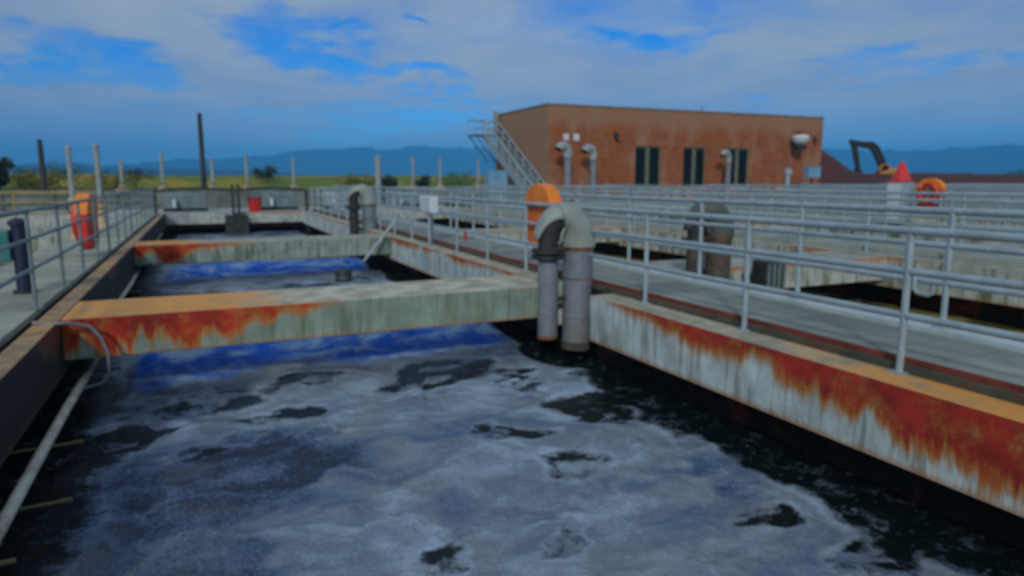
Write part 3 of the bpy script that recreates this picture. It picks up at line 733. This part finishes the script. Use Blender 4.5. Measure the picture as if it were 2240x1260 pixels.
tp = thing('tap', 'small bent grey tap pipe on the far railing of the right walkway', 'tap', (5.90, 4.15, .48))
MB().tube([(0, 0, .12), (0, .0, .0), (0, -.03, -.04), (0, -.14, -.05), (0, -.17, -.03), (0, -.18, .02)], .02, 8).build('spout', m_galv, tp, True); MB().torus((0, 0, .13), .03, .008, 'z', 12, 6).build('handle', m_galvd, tp, True)

nv = thing('standpipe', 'dark navy standpipe with a teal box at the left edge', 'standpipe', (-2.1, 10.45, .03))
MB().tube([(0, 0, 0), (0, 0, .86)], .085, 16).build('pipe', m_navy, nv, True); MB().lathe([(.13, 0), (.13, .04)], n=16).build('foot', m_dark, nv)
MB().lathe([(.11, 0), (.11, .05), (.05, .09)], (0, 0, .86), 16).build('cap', m_navy, nv, True); MB().box(-.34, -.09, -.10, .10, .42, .80).build('teal_box', m_teal, nv, bevel=.015)

# spray header pipes along the left wall
def header(x, y0, y1, z, label, noz):
    r = thing('spray_header', label, 'pipe', (x, y0, z), 0, 'spray headers along the left wall')
    L_ = y1-y0
    MB().tube([(random.uniform(-.012, .012), yy, random.uniform(-.012, .012)) for yy in np.linspace(0, L_, 7)], .042, 12).build('pipe', m_cream2, r, True)
    for yy, a, b in noz:
        n = MB().tube([(a, yy-y0, -.02), (b, yy-y0, .0)], .012, 8).build('nozzle_bar', m_nozz, r, True)
        MB().tube([(b-.05, yy-y0, .0), (b+.02, yy-y0, .0)], .017, 8).build('nozzle_tip', m_nozz, n, True)
    return r
m_nozz = plain('slimed_nozzle', (0.16, 0.15, 0.06), 0.8)
m_cream2 = plain('limed_pipe', (0.52, 0.52, 0.42), 0.75, 0, 0.2, 5, 0.2, (0.24, 0.12, 0.05), 0.55)
header(-1.27, 2.0, 10.3, -.70, 'pale spray pipe in the foreground along the dark left wall', [(3.4, -.35, .16), (4.49, -.3, .16), (5.25, -.25, .33), (6.45, -.30, .24), (8.9, -.2, .3)])
header(-1.42, 10.6, 18.4, -.68, 'pale spray pipe between the nearest and second beams', [(12.6, -.2, .25), (15, -.2, .25)])
header(-1.48, 19.5, 31.0, -.68, 'pale spray pipe beyond the second beam', [(22, -.2, .25), (26, -.2, .25)])
hz = thing('hose', 'thin blue-grey hose looping from the left ledge to the spray pipe', 'hose', (-1.5, 8.2, -.03))
MB().tube([(-.12, 0, .06), (0, 0, .03), (.19, 0, .03), (.37, 0, -.02), (.46, 0, -.14), (.52, -.02, -.32), (.52, -.05, -.5), (.46, -.07, -.62), (.30, -.07, -.66), (.18, -.05, -.67)], .017, 8).build('tube', m_pvcb, hz, True)
MB().tube([(.20, -.05, -.67), (.12, -.04, -.67)], .03, 8).build('coupling', m_dark, hz, True)
fl = thing('float_drum', 'small black float drum in the foam behind the nearest beam', 'float', (3.12, 17.0, -1.08))
MB().lathe([(.17, 0), (.20, .03), (.20, .30), (.17, .34)], n=20).build('drum', m_dark, fl, True); MB().lathe([(.16, .34), (.16, .355)], n=20).build('lid', m_brown, fl); MB().torus((0, 0, .17), .203, .012, 'z', 20, 6).build('hoop', m_galvd, fl, True)
# slanting support pole by the second bent pipe
pr = thing('slanted_prop', 'thin grey prop leaning from the walkway rail down to the second beam', 'prop', (4.5, 17.2, -.6))
MB().tube([(-.85, -.1, .05), (.15, .3, 1.1)], .035, 10).build('pipe', m_galv, pr, True); MB().torus((.15, .3, 1.1), .05, .012, 'x', 12, 6).build('clamp', m_dark, pr, True)

# gate frame at the far end of the tank
gt = thing('gate_frame', 'dark steel gate frame standing at the far end of the main tank', 'gate', (1.5, 33.7, -1.1))
for x in (-3.25, -.12, .12, 3.1): MB().box(x-.06, x+.06, -.06, .06, 0, 2.12 if abs(x) > 1 else 2.35).build('post', m_dark, gt)
MB().prism([(-3.31+6.47*i/16, 2.02+.10*math.sin(math.pi*((i/8) % 1))) for i in range(17)] + [(-3.31+6.47*i/16, 2.14+.10*math.sin(math.pi*((i/8) % 1))) for i in range(16, -1, -1)], -.05, .05, 'y').build('crossbar', m_dark, gt)
MB().box(-.5, .5, -.02, .02, .1, 1.0).build('gate_leaf', m_dark, gt)
bb = thing('bucket', 'small red bucket by the dark gate frame at the far end', 'bucket', (2.35, 34.5, .0))
MB().lathe([(.25, 0), (.34, .62)], n=18).build('body', m_red, bb, True); MB().torus((0, 0, .62), .34, .02, 'z', 18, 6).build('rim', m_dark, bb, True)
# blower units on the end slab
def blower(loc, label, sx, mat):
    r = thing('blower_unit', label, 'blower', loc, 0, 'blower units on the end slab')
    MB().box(-sx, sx, -.5, .5, .12, .85).build('casing', mat, r, bevel=.06); MB().box(-sx-.05, sx+.05, -.55, .55, 0, .12).build('skid', m_dark, r)
    MB().tube([(-sx*.5, -.5, .5), (-sx*.5, -.75, .5), (-sx*.5, -.8, .2)], .10, 12).build('inlet_pipe', m_galv, r, True)
    for k in range(4): MB().box(-sx*.1+k*.12, -sx*.1+k*.12+.05, -.52, -.5, .3, .7).build('louvre', m_galvd, r)
    return r
blower((-.6, 36.2, 0), 'low pale blower unit left of the gate frame posts', .9, m_galvd)
blower((3.6, 36.2, 0), 'pale blower unit right of the red bucket', .8, m_galvd)
blower((6.6, 36.6, 0), 'pale blower unit at the left end of the far grey railing', .7, m_galv)
blower((10.2, 36.8, 0), 'grey blower unit behind the far railing, right of the tall stem', .8, m_galvd)
blower((13.4, 36.8, 0), 'grey blower unit beside the blue cabinet', .7, m_galvd)
bc = thing('electrical_cabinet', 'light blue electrical cabinet at the foot of the steel stairs', 'cabinet', (16.2, 38.2, 0))
MB().box(-.58, .58, -.35, .35, .1, 2.0).build('body', m_bluebox, bc, bevel=.02); MB().box(-.54, -.01, -.37, -.35, .18, 1.9).build('door', m_bluebox, bc); MB().box(.01, .54, -.37, -.35, .18, 1.9).build('door', m_bluebox, bc)
MB().box(-.5, .5, -.3, .3, 0, .1).build('plinth', m_conc, bc); MB().box(-.05, -.03, -.40, -.37, .9, 1.1).build('handle', m_dark, bc)

# raised channel with valve stands
tag(MB().box(-12.8, 19.0, 39.3, 41.3, 0.003, .92).build('raised_channel', m_chan), 'long low concrete channel carrying the row of valve stands', 'channel')
def valve_stand(loc, label, ph, sh, sr=.075, pr_=.30):
    r = thing('valve_stand', label, 'valve stand', loc, 0, 'valve stands')
    MB().lathe([(pr_, 0), (pr_, .06), (pr_*.62, .10), (pr_*.48, ph*.8), (pr_*.6, ph)], n=16).build('pedestal', m_cream, r, True)
    MB().tube([(0, 0, ph), (0, 0, ph+sh)], sr, 12).build('stem_cover', m_stem, r, True)
    MB().lathe([(sr*1.25, 0), (sr*1.25, .05), (sr*.5, .09)], (0, 0, ph+sh), 12).build('cap', m_stem, r, True)
    MB().torus((0, -pr_*.7, ph*.75), .12, .015, 'y', 16, 6).build('handwheel', m_dark, r, True)
    return r
for px, h_, nm in ((-3.5, 1.1, 'first slim valve stand from the left on the far channel'), (-1.65, 1.45, 'valve stand on the far channel just left of the tall dark pole'), (.72, 1.25, 'valve stand on the far channel just right of the tall dark pole'),
               (2.42, 1.45, 'valve stand on the far channel above the red bucket'), (4.85, 1.3, 'valve stand on the far channel above the blower unit right of the red bucket'),
               (11.67, 1.4, 'valve stand on the far channel beside the dark bush'), (13.37, 1.35, 'valve stand on the far channel between the dark bush and blue cabinet'), (15.85, 1.3, 'valve stand on the far channel just left of the blue cabinet')):
    valve_stand((px, 40.2, .925), nm, .35, h_, .085, .33)
valve_stand((9.2, 38.6, 0), 'thick tall valve stand left of the dark bush', .45, 2.25, .17, .34)
valve_stand((-2.78, 19.6, .03), 'tall valve stand with cream pedestal on the left walkway', 1.0, 1.15, .06, .17)
valve_stand((-2.72, 24.2, .03), 'tall valve stand behind the left life ring station', .9, 1.5, .08, .2)

# ------------------------------------------------------------------ brick building
BX0, BX1, BY0, BY1, BH = 21.6, 46.8, 42.0, 51.0, 6.42
bd = thing('brick_building', 'long flat-roofed brown brick building behind the tanks', 'building', (BX0, BY0, 0))
OPEN = [(28.6, 30.85), (32.85, 34.95), (36.95, 39.15)]
ztop = 3.86; zbot = 0.9
wv = MB(); cur = BX0
T = .35
for a, c in OPEN:
    wv.box(cur-BX0, a-BX0, 0, T, -.3, BH); wv.box(a-BX0, c-BX0, 0, T, ztop, BH); wv.box(a-BX0, c-BX0, 0, T, -.3, zbot); cur = c
wv.box(cur-BX0, BX1-BX0, 0, T, -.3, BH)
wv.box(0, T, T, BY1-BY0, -.3, BH); wv.box(BX1-BX0-T, BX1-BX0, T, BY1-BY0, -.3, BH); wv.box(T, BX1-BX0-T, BY1-BY0-T, BY1-BY0, -.3, BH)
wv.build('wall', m_brick, bd)
MB().box(T, BX1-BX0-T, T, BY1-BY0-T, BH-.6, BH-.45).build('roof', m_roof, bd)
MB().box(-.05, BX1-BX0+.05, -.05, T+.02, BH+.002, BH+.10).build('coping', m_cap, bd)
MB().box(-.05, T+.02, T+.022, BY1-BY0, BH+.002, BH+.10).build('coping', m_cap, bd)
for a, c in OPEN:
    wd = MB(); m_ = (a+c)/2-BX0; a_ = a-BX0; c_ = c-BX0
    for q in ((a_, a_+.10, zbot, ztop), (c_-.10, c_, zbot, ztop), (m_-.16, m_+.16, zbot+.1, ztop-.1), (a_+.10, c_-.10, ztop-.1, ztop), (a_+.10, c_-.10, zbot, zbot+.1)):
        wd.box(q[0], q[1], .10, .24, q[2], q[3])
    wo = wd.build('window', m_frame, bd)
    MB().box(a_+.102, m_-.162, .16, .20, zbot+.102, ztop-.102).build('pane', m_glass, wo)
    MB().box(m_+.162, c_-.102, .16, .20, zbot+.102, ztop-.102).build('pane', m_glass, wo)
    MB().box(a_-.1, c_+.1, -.08, .0, zbot-.12, zbot).build('sill', m_conc, wo)
def lamp(x, z, s):
    l = MB().box(-.08*s, .08*s, -.12*s, 0, -.2*s, .25*s).tube([(0, -.1*s, .1*s), (0, -.3*s, .12*s), (0, -.42*s, 0)], .05*s, 8).build('wall_light', m_dark, bd, loc=(x-BX0, 0, z))
    MB().lathe([(.22*s, 0), (.17*s, .12*s), (.06*s, .2*s)], (0, -.42*s, -.16*s), 12).build('shade', m_dark, l, True)
lamp(26.85, 4.55, 1.0); lamp(45.85, 4.7, .8)
fl_ = MB().box(-.1, .1, -.45, 0, -.05, .3).box(.3, .6, -.2, -.0, .3, .8).build('siren', m_dark, bd, loc=(43.6, 0, 4.6)); fl_.location = (43.6-BX0, 0, 4.45)
MB().lathe([(.25, 0), (.62, .3), (.68, .6), (.55, .75), (.1, .8)], (0, -.75, -.25), 18).build('horn', m_white, fl_, True)
MB().lathe([(.50, 0), (.56, .28), (.2, .40)], (0, -.75, -.64), 18).build('bell', m_dark, fl_, True)
for x in (22.95, 23.75): MB().box(-.2, .2, -.06, 0, -.22, .22).build('vent_plate', m_white, bd, loc=(x-BX0, 0, 4.34))
MB().tube([(0, 0, 0), (0, 0, .55)], .03, 6).tube([(-.15, 0, .45), (.15, 0, .45)], .02, 6).build('antenna', m_dark, bd, loc=(35.6-BX0, 1.5, BH+.0))

# steel stairs up the left side
st = thing('steel_stairs', 'grey steel stairs climbing the left side of the brick building', 'stairs', (20.9, 41.7, 0))
Ls, Hs, ns = 8.7, 4.95, 27
for sx in (-.55, .5):
    MB().prism([(0, -.1), (.5, -.1), (Ls+.3, Hs-.34), (Ls+.3, Hs+.12), (Ls, Hs+.12), (0, .30)], sx, sx+.07, 'x').build('stringer', m_galv, st)
    hr = MB().tube([(sx+.02, .15, 1.05), (sx+.02, Ls, Hs+1.05), (sx+.02, Ls+1.8, Hs+1.05)], .07, 8).build('handrail', m_galv, st, True)
    MB().tube([(sx+.02, .15, .60), (sx+.02, Ls, Hs+.55), (sx+.02, Ls+1.8, Hs+.55)], .055, 8).build('mid_rail', m_galv, st, True)
    for i in range(8):
        y = .15+i*(Ls-.15)/7; z = Hs*y/Ls
        MB().tube([(sx+.02, y, z), (sx+.02, y, z+1.05)], .05, 8).build('baluster', m_galv, st, True)
tm = MB().box(-.5, .5, 0, .27, -.035, 0).mesh('tread', m_galvd)
for i in range(ns): link('tread', tm, st, (0, .2+i*Ls/ns, (i+1)*Hs/ns))
MB().box(-1.25, .55, Ls+.02, Ls+1.8, Hs-.10, Hs).build('landing', m_galvd, st)
for y in (Ls+.2, Ls+1.6): MB().tube([(-1.15, y, Hs-.1), (.5, y, Hs-2.1)], .06, 8).build('brace', m_galvd, st, True)
for x, y in ((-1.2, Ls+.1), (-1.2, Ls+1.75), (.5, Ls+1.75)):
    MB().tube([(x, y, Hs), (x, y, Hs+1.1)], .04, 8).build('landing_post', m_galv, st, True)
MB().tube([(-1.2, Ls+.1, Hs+1.1), (-1.2, Ls+1.75, Hs+1.1), (.5, Ls+1.75, Hs+1.1)], .04, 8).build('landing_rail', m_galv, st, True)
MB().box(.30, .54, Ls-.3, Ls+.1, Hs, BH+.25).build('roof_hatch', m_pvc, st)

# vents in front of the building
def vent(x, y, h, label, r_=.27):
    r = thing('vent_pipe', label, 'pipe', (x, y, 0), 0, 'vent pipes before the brick building')
    MB().tube([(0, 0, 0), (0, 0, h-.5)], r_*.85, 18).build('riser', m_pvcb, r, True)
    MB().lathe([(r_*1.08, 0), (r_*1.08, .08)], (0, 0, h-.9), 18).build('collar', m_galvd, r)
    pts = [(0, 0, h-.82), (0, 0, h-.5)]+[(-.42+.42*math.cos(a), -.10*(1-math.cos(a)), h-.5+.42*math.sin(a)) for a in np.linspace(.15, math.pi*.86, 10)]
    MB().tube(pts, r_, 18).build('bend', m_stem, r, True)
    e_ = Vector(pts[-1]); d_ = (e_-Vector(pts[-2])).normalized()
    MB().tube([e_+d_*.004, e_+d_*.012], r_*.9, 18).build('mouth_shade', m_mouthshade, r)  # black disc painted in for the shade of the open end
    return r
vent(22.35, 40.6, 3.75, 'left one of two hooked vent pipes by the building corner', .30)
vent(24.3, 40.6, 3.65, 'right one of two hooked vent pipes by the building corner', .27)
vent(35.9, 40.6, 3.55, 'lone hooked vent pipe before the right-hand window', .21)
kb = thing('control_box', 'blue control box on a dark pole near the building right end', 'box', (43.3, 39.6, 0))
MB().tube([(0, 0, 0), (0, 0, 1.75)], .09, 10).build('pole', m_dark, kb, True); MB().box(-.62, .62, -.28, .28, 1.62, 2.40).build('box', m_bluebox, kb, bevel=.05); MB().box(-.66, .66, -.32, .32, 2.40, 2.48).build('lid', m_bluebox, kb)
ks = thing('bollard_stack', 'pale grey capped stack left of the blue control box', 'stack', (40.8, 39.6, 0))
MB().tube([(0, 0, 0), (0, 0, 1.9)], .17, 14).build('pipe', m_galv, ks, True); MB().lathe([(.30, 0), (.32, .35), (.1, .45)], (0, 0, 1.88), 14).build('cap', m_galv, ks, True)

# drums and odds and ends on the end slab before the building
def drum(x, y, mat, label, h_=.88, r_=.29):
    r = thing('drum', label, 'drum', (x, y, 0.002), 0, 'drums before the brick building')
    MB().lathe([(r_*.96, 0), (r_, .02), (r_, h_*.33), (r_*1.04, h_*.345), (r_, h_*.36), (r_, h_*.66), (r_*1.04, h_*.675), (r_, h_*.69), (r_, h_-.02), (r_*.96, h_)], n=18).build('shell', mat, r, True)
    MB().lathe([(r_*.9, 0), (r_*.9, .012)], (0, 0, h_), 18).build('lid', m_galvd, r)
    return r
for x, mt, lab in ((26.6, m_navy, 'dark blue drum, leftmost before the building wall'), (28.4, m_red, 'red drum just left of the first window'), (29.6, m_yellow, 'ochre drum under the first window'), (30.5, m_cream, 'cream drum under the right pane of the first window'),
                   (31.6, m_orange, 'orange drum between the first and second windows'), (35.4, m_red, 'red drum between the second and third windows'), (40.0, m_orange, 'orange drum left of the capped stack'), (42.2, m_cream, 'cream drum left of the blue control box'), (44.8, m_yellow, 'ochre drum right of the blue control box')):
    drum(x, 39.4+random.uniform(-.2, .5), mt, lab)
ab = thing('actuator_box', 'dark ribbed actuator box before the pale beam past the right walkway', 'box', (8.42, 8.45, -.42))
MB().box(-.22, .22, -.16, .16, .06, .58).build('body', m_dark, ab, bevel=.02)
for k in range(4): MB().box(-.19+k*.11, -.14+k*.11, -.185, -.16, .10, .54).build('rib', m_galvd, ab)
MB().box(-.06, .06, .16, .55, .2, .3).build('arm', m_dark, ab); MB().tube([(0, 0, .06), (0, 0, -.7)], .05, 10).build('shaft', m_brown, ab, True)

# dark poles
for x, y, h_, lab in ((.42, 60.0, 6.5, 'tall dark utility pole behind the middle of the tank'), (-10.2, 60, 4.25, 'shorter dark utility pole at the left')):
    p = thing('utility_pole', lab, 'pole', (x, y, GZ))
    MB().tube([(0, 0, -.2), (0, 0, h_-GZ)], [.22, .16], 12).build('shaft', m_wood, p, True)
    MB().lathe([(.18, 0), (.18, .05), (.02, .12)], (0, 0, h_-GZ), 10).build('cap', m_dark, p)

# ------------------------------------------------------------------ excavator
ex = thing('excavator', 'dark excavator with arched boom working on the spoil heap', 'excavator', (93.2, 71.5, 1.0), -YAW-R(6))
MB().prism([(-1.9, .1), (-1.6, 0), (1.6, 0), (1.9, .1), (2.0, .45), (1.6, .85), (-1.6, .85), (-2.0, .45)], -1.4, -.85, 'y').build('track', m_exd, ex)
MB().prism([(-1.9, .1), (-1.6, 0), (1.6, 0), (1.9, .1), (2.0, .45), (1.6, .85), (-1.6, .85), (-2.0, .45)], .85, 1.4, 'y').build('track', m_exd, ex)
MB().prism([(-1.2, .9), (2.2, .9), (2.4, 1.2), (2.3, 2.0), (.8, 2.15), (-.2, 2.0), (-1.2, 1.7)], -1.25, 1.25, 'y').build('body', m_exy, ex, bevel=.06)
cb = MB().prism([(-1.4, 1.0), (-.1, 1.0), (0, 2.75), (-1.0, 2.8), (-1.45, 2.0)], -1.2, -.2, 'y').build('cab', m_exy, ex, bevel=.04)
MB().prism([(-1.25, 1.6), (-.3, 1.6), (-.2, 2.6), (-.95, 2.65), (-1.28, 2.0)], -1.225, -1.20, 'y').build('window', m_glass, cb)
MB().prism([(-.5, 1.3), (.3, 1.5), (-.3, 3.4), (-1.3, 5.35), (-2.2, 6.05), (-4.9, 6.15), (-5.0, 5.5), (-2.6, 5.0), (-2.05, 4.4), (-1.4, 3.0)], .0, .45, 'y').build('boom', m_exd, ex)
MB().prism([(-5.6, 6.4), (-4.8, 6.3), (-4.3, 5.2), (-3.7, 2.1), (-4.3, 2.0), (-5.1, 5.0)], .05, .40, 'y').build('stick', m_exd, ex)
MB().tube([(-2.6, .2, 5.9), (-5.1, .2, 6.2)], .10, 8).build('ram', m_exd, ex, True)
MB().prism([(-4.3, 2.2), (-3.75, 2.1), (-3.4, 1.2), (-3.9, .75), (-4.7, .95), (-4.5, 1.5)], -.25, .7, 'y').build('bucket', m_exd, ex)

# ------------------------------------------------------------------ shrubs and trees beyond the plant
def tree(loc, h_, rx, mat, label, cat='tree', name='tree', nleaf=900, seed=1):
    rng = random.Random(seed)
    r = thing(name, label, cat, loc, 0, 'trees and bushes beyond the plant')
    tb = MB().tube([(0, 0, -.3), (.05, 0, h_*.25), (.0, .05, h_*.55)], [.09*h_*.35, .06*h_*.35, .03*h_*.35], 7)
    for k in range(4):
        a = k*1.6+rng.random(); tb.tube([(0, 0, h_*.25), (rx*.5*math.cos(a), rx*.5*math.sin(a), h_*.55)], [.02*h_*.5, .008*h_*.5], 5)
    tb.build('trunk', m_bark, r)
    cl = [(rng.gauss(0, rx*.42), rng.gauss(0, rx*.42), h_*(.22+.68*rng.random()), rx*(.25+.25*rng.random())) for _ in range(14)]
    b = MB(); s = h_*.055
    for i in range(nleaf):
        cx, cy, cz, cr = cl[i % len(cl)]
        d = Vector((rng.gauss(0, 1), rng.gauss(0, 1), rng.gauss(0, 1))).normalized()*cr*(rng.random()**.4)
        p = Vector((cx, cy, cz))+d
        if p.z < .05*h_: continue
        u = Vector((rng.gauss(0, 1), rng.gauss(0, 1), rng.gauss(0, 1))).normalized(); v = u.orthogonal().normalized()
        q = s*(.6+.8*rng.random()); o = len(b.v)
        b.v += [tuple(p-u*q-v*q*.6), tuple(p+u*q-v*q*.6), tuple(p+u*q+v*q*.6), tuple(p-u*q+v*q*.6)]; b.f.append((o, o+1, o+2, o+3))
    me = bpy.data.meshes.new('crown'); me.from_pydata(b.v, [], b.f); me.materials.append(mat); me.update()
    link('crown', me, r)
    return r
def at(px, Y, z=None):        # ground point under an image column at depth Y
    t_ = (px-1120)/1505.0
    ang = YAW+math.atan2(t_, math.cos(PITCH)+(236/1505.0)*math.sin(PITCH))
    return (math.tan(ang)*Y, Y, GZ if z is None else z)
for i, (px, Y, hh, rx, mt, lab) in enumerate((
        (848, 80, 2.9, 1.5, m_leaf1, 'dark bush just right of the thick valve stand'), (925, 80, 3.3, 1.2, m_leaf1, 'upright dark bush behind the far channel, left of the stairs'),
        (785, 95, 3.0, 2.6, m_leaf2, 'yellow-green bush left of the thick valve stand'), (585, 118, 4.0, 2.2, m_leaf1, 'dark tree between two valve stands on the levee'),
        (2125, 96, 3.4, 3.0, m_leaf1, 'dark bush behind the spoil heap at the far right'), (2225, 96, 4.2, 2.5, m_leaf1, 'dark tree at the right edge of the view'),
        (75, 100, 3.0, 3.2, m_leaf2, 'pale green bush by the shorter dark pole'), (-4, 90, 5.2, 1.6, m_leaf1, 'dark tree cut by the left edge of the view'),
        (290, 110, 3.0, 2.2, m_leaf1, 'low brown-green bush left of the main tank end'), (250, 100, 2.8, 3.0, m_leaf2, 'yellowish bush behind the left life ring station'),
        (140, 112, 3.4, 4.0, m_leaf3, 'green bush on the levee right of the shorter pole'), (1010, 100, 3.2, 4.0, m_leaf3, 'green bush on the levee left of the stairs'), (20, 112, 3.3, 4.0, m_leaf3, 'green bush on the levee at the left edge'))):
    tree(at(px, Y, 1.3 if Y >= 110 else None), hh*.72 if Y < 110 else (hh-.6)*.6, rx, mt, lab, 'bush' if 'bush' in lab else 'tree', 'bush' if 'bush' in lab else 'tree', 900, 100+i)

# ------------------------------------------------------------------ air
hm = bpy.data.materials.new('haze_air'); hm.use_nodes = True
ht = NT(hm.node_tree); ht.n.remove(ht.n['Principled BSDF'])
pvn = ht.new('ShaderNodeVolumePrincipled'); pvn.inputs['Color'].default_value = (0.05, 0.44, 1.0, 1)
pvn.inputs['Density'].default_value = 0.00022; pvn.inputs['Anisotropy'].default_value = -0.35
ht.l.new(pvn.outputs[0], ht.n['Material Output'].inputs['Volume'])
hzb = MB().box(-11000, 11000, -11000, 11000, -6, 420).build('haze', hm)
stuff(hzb)
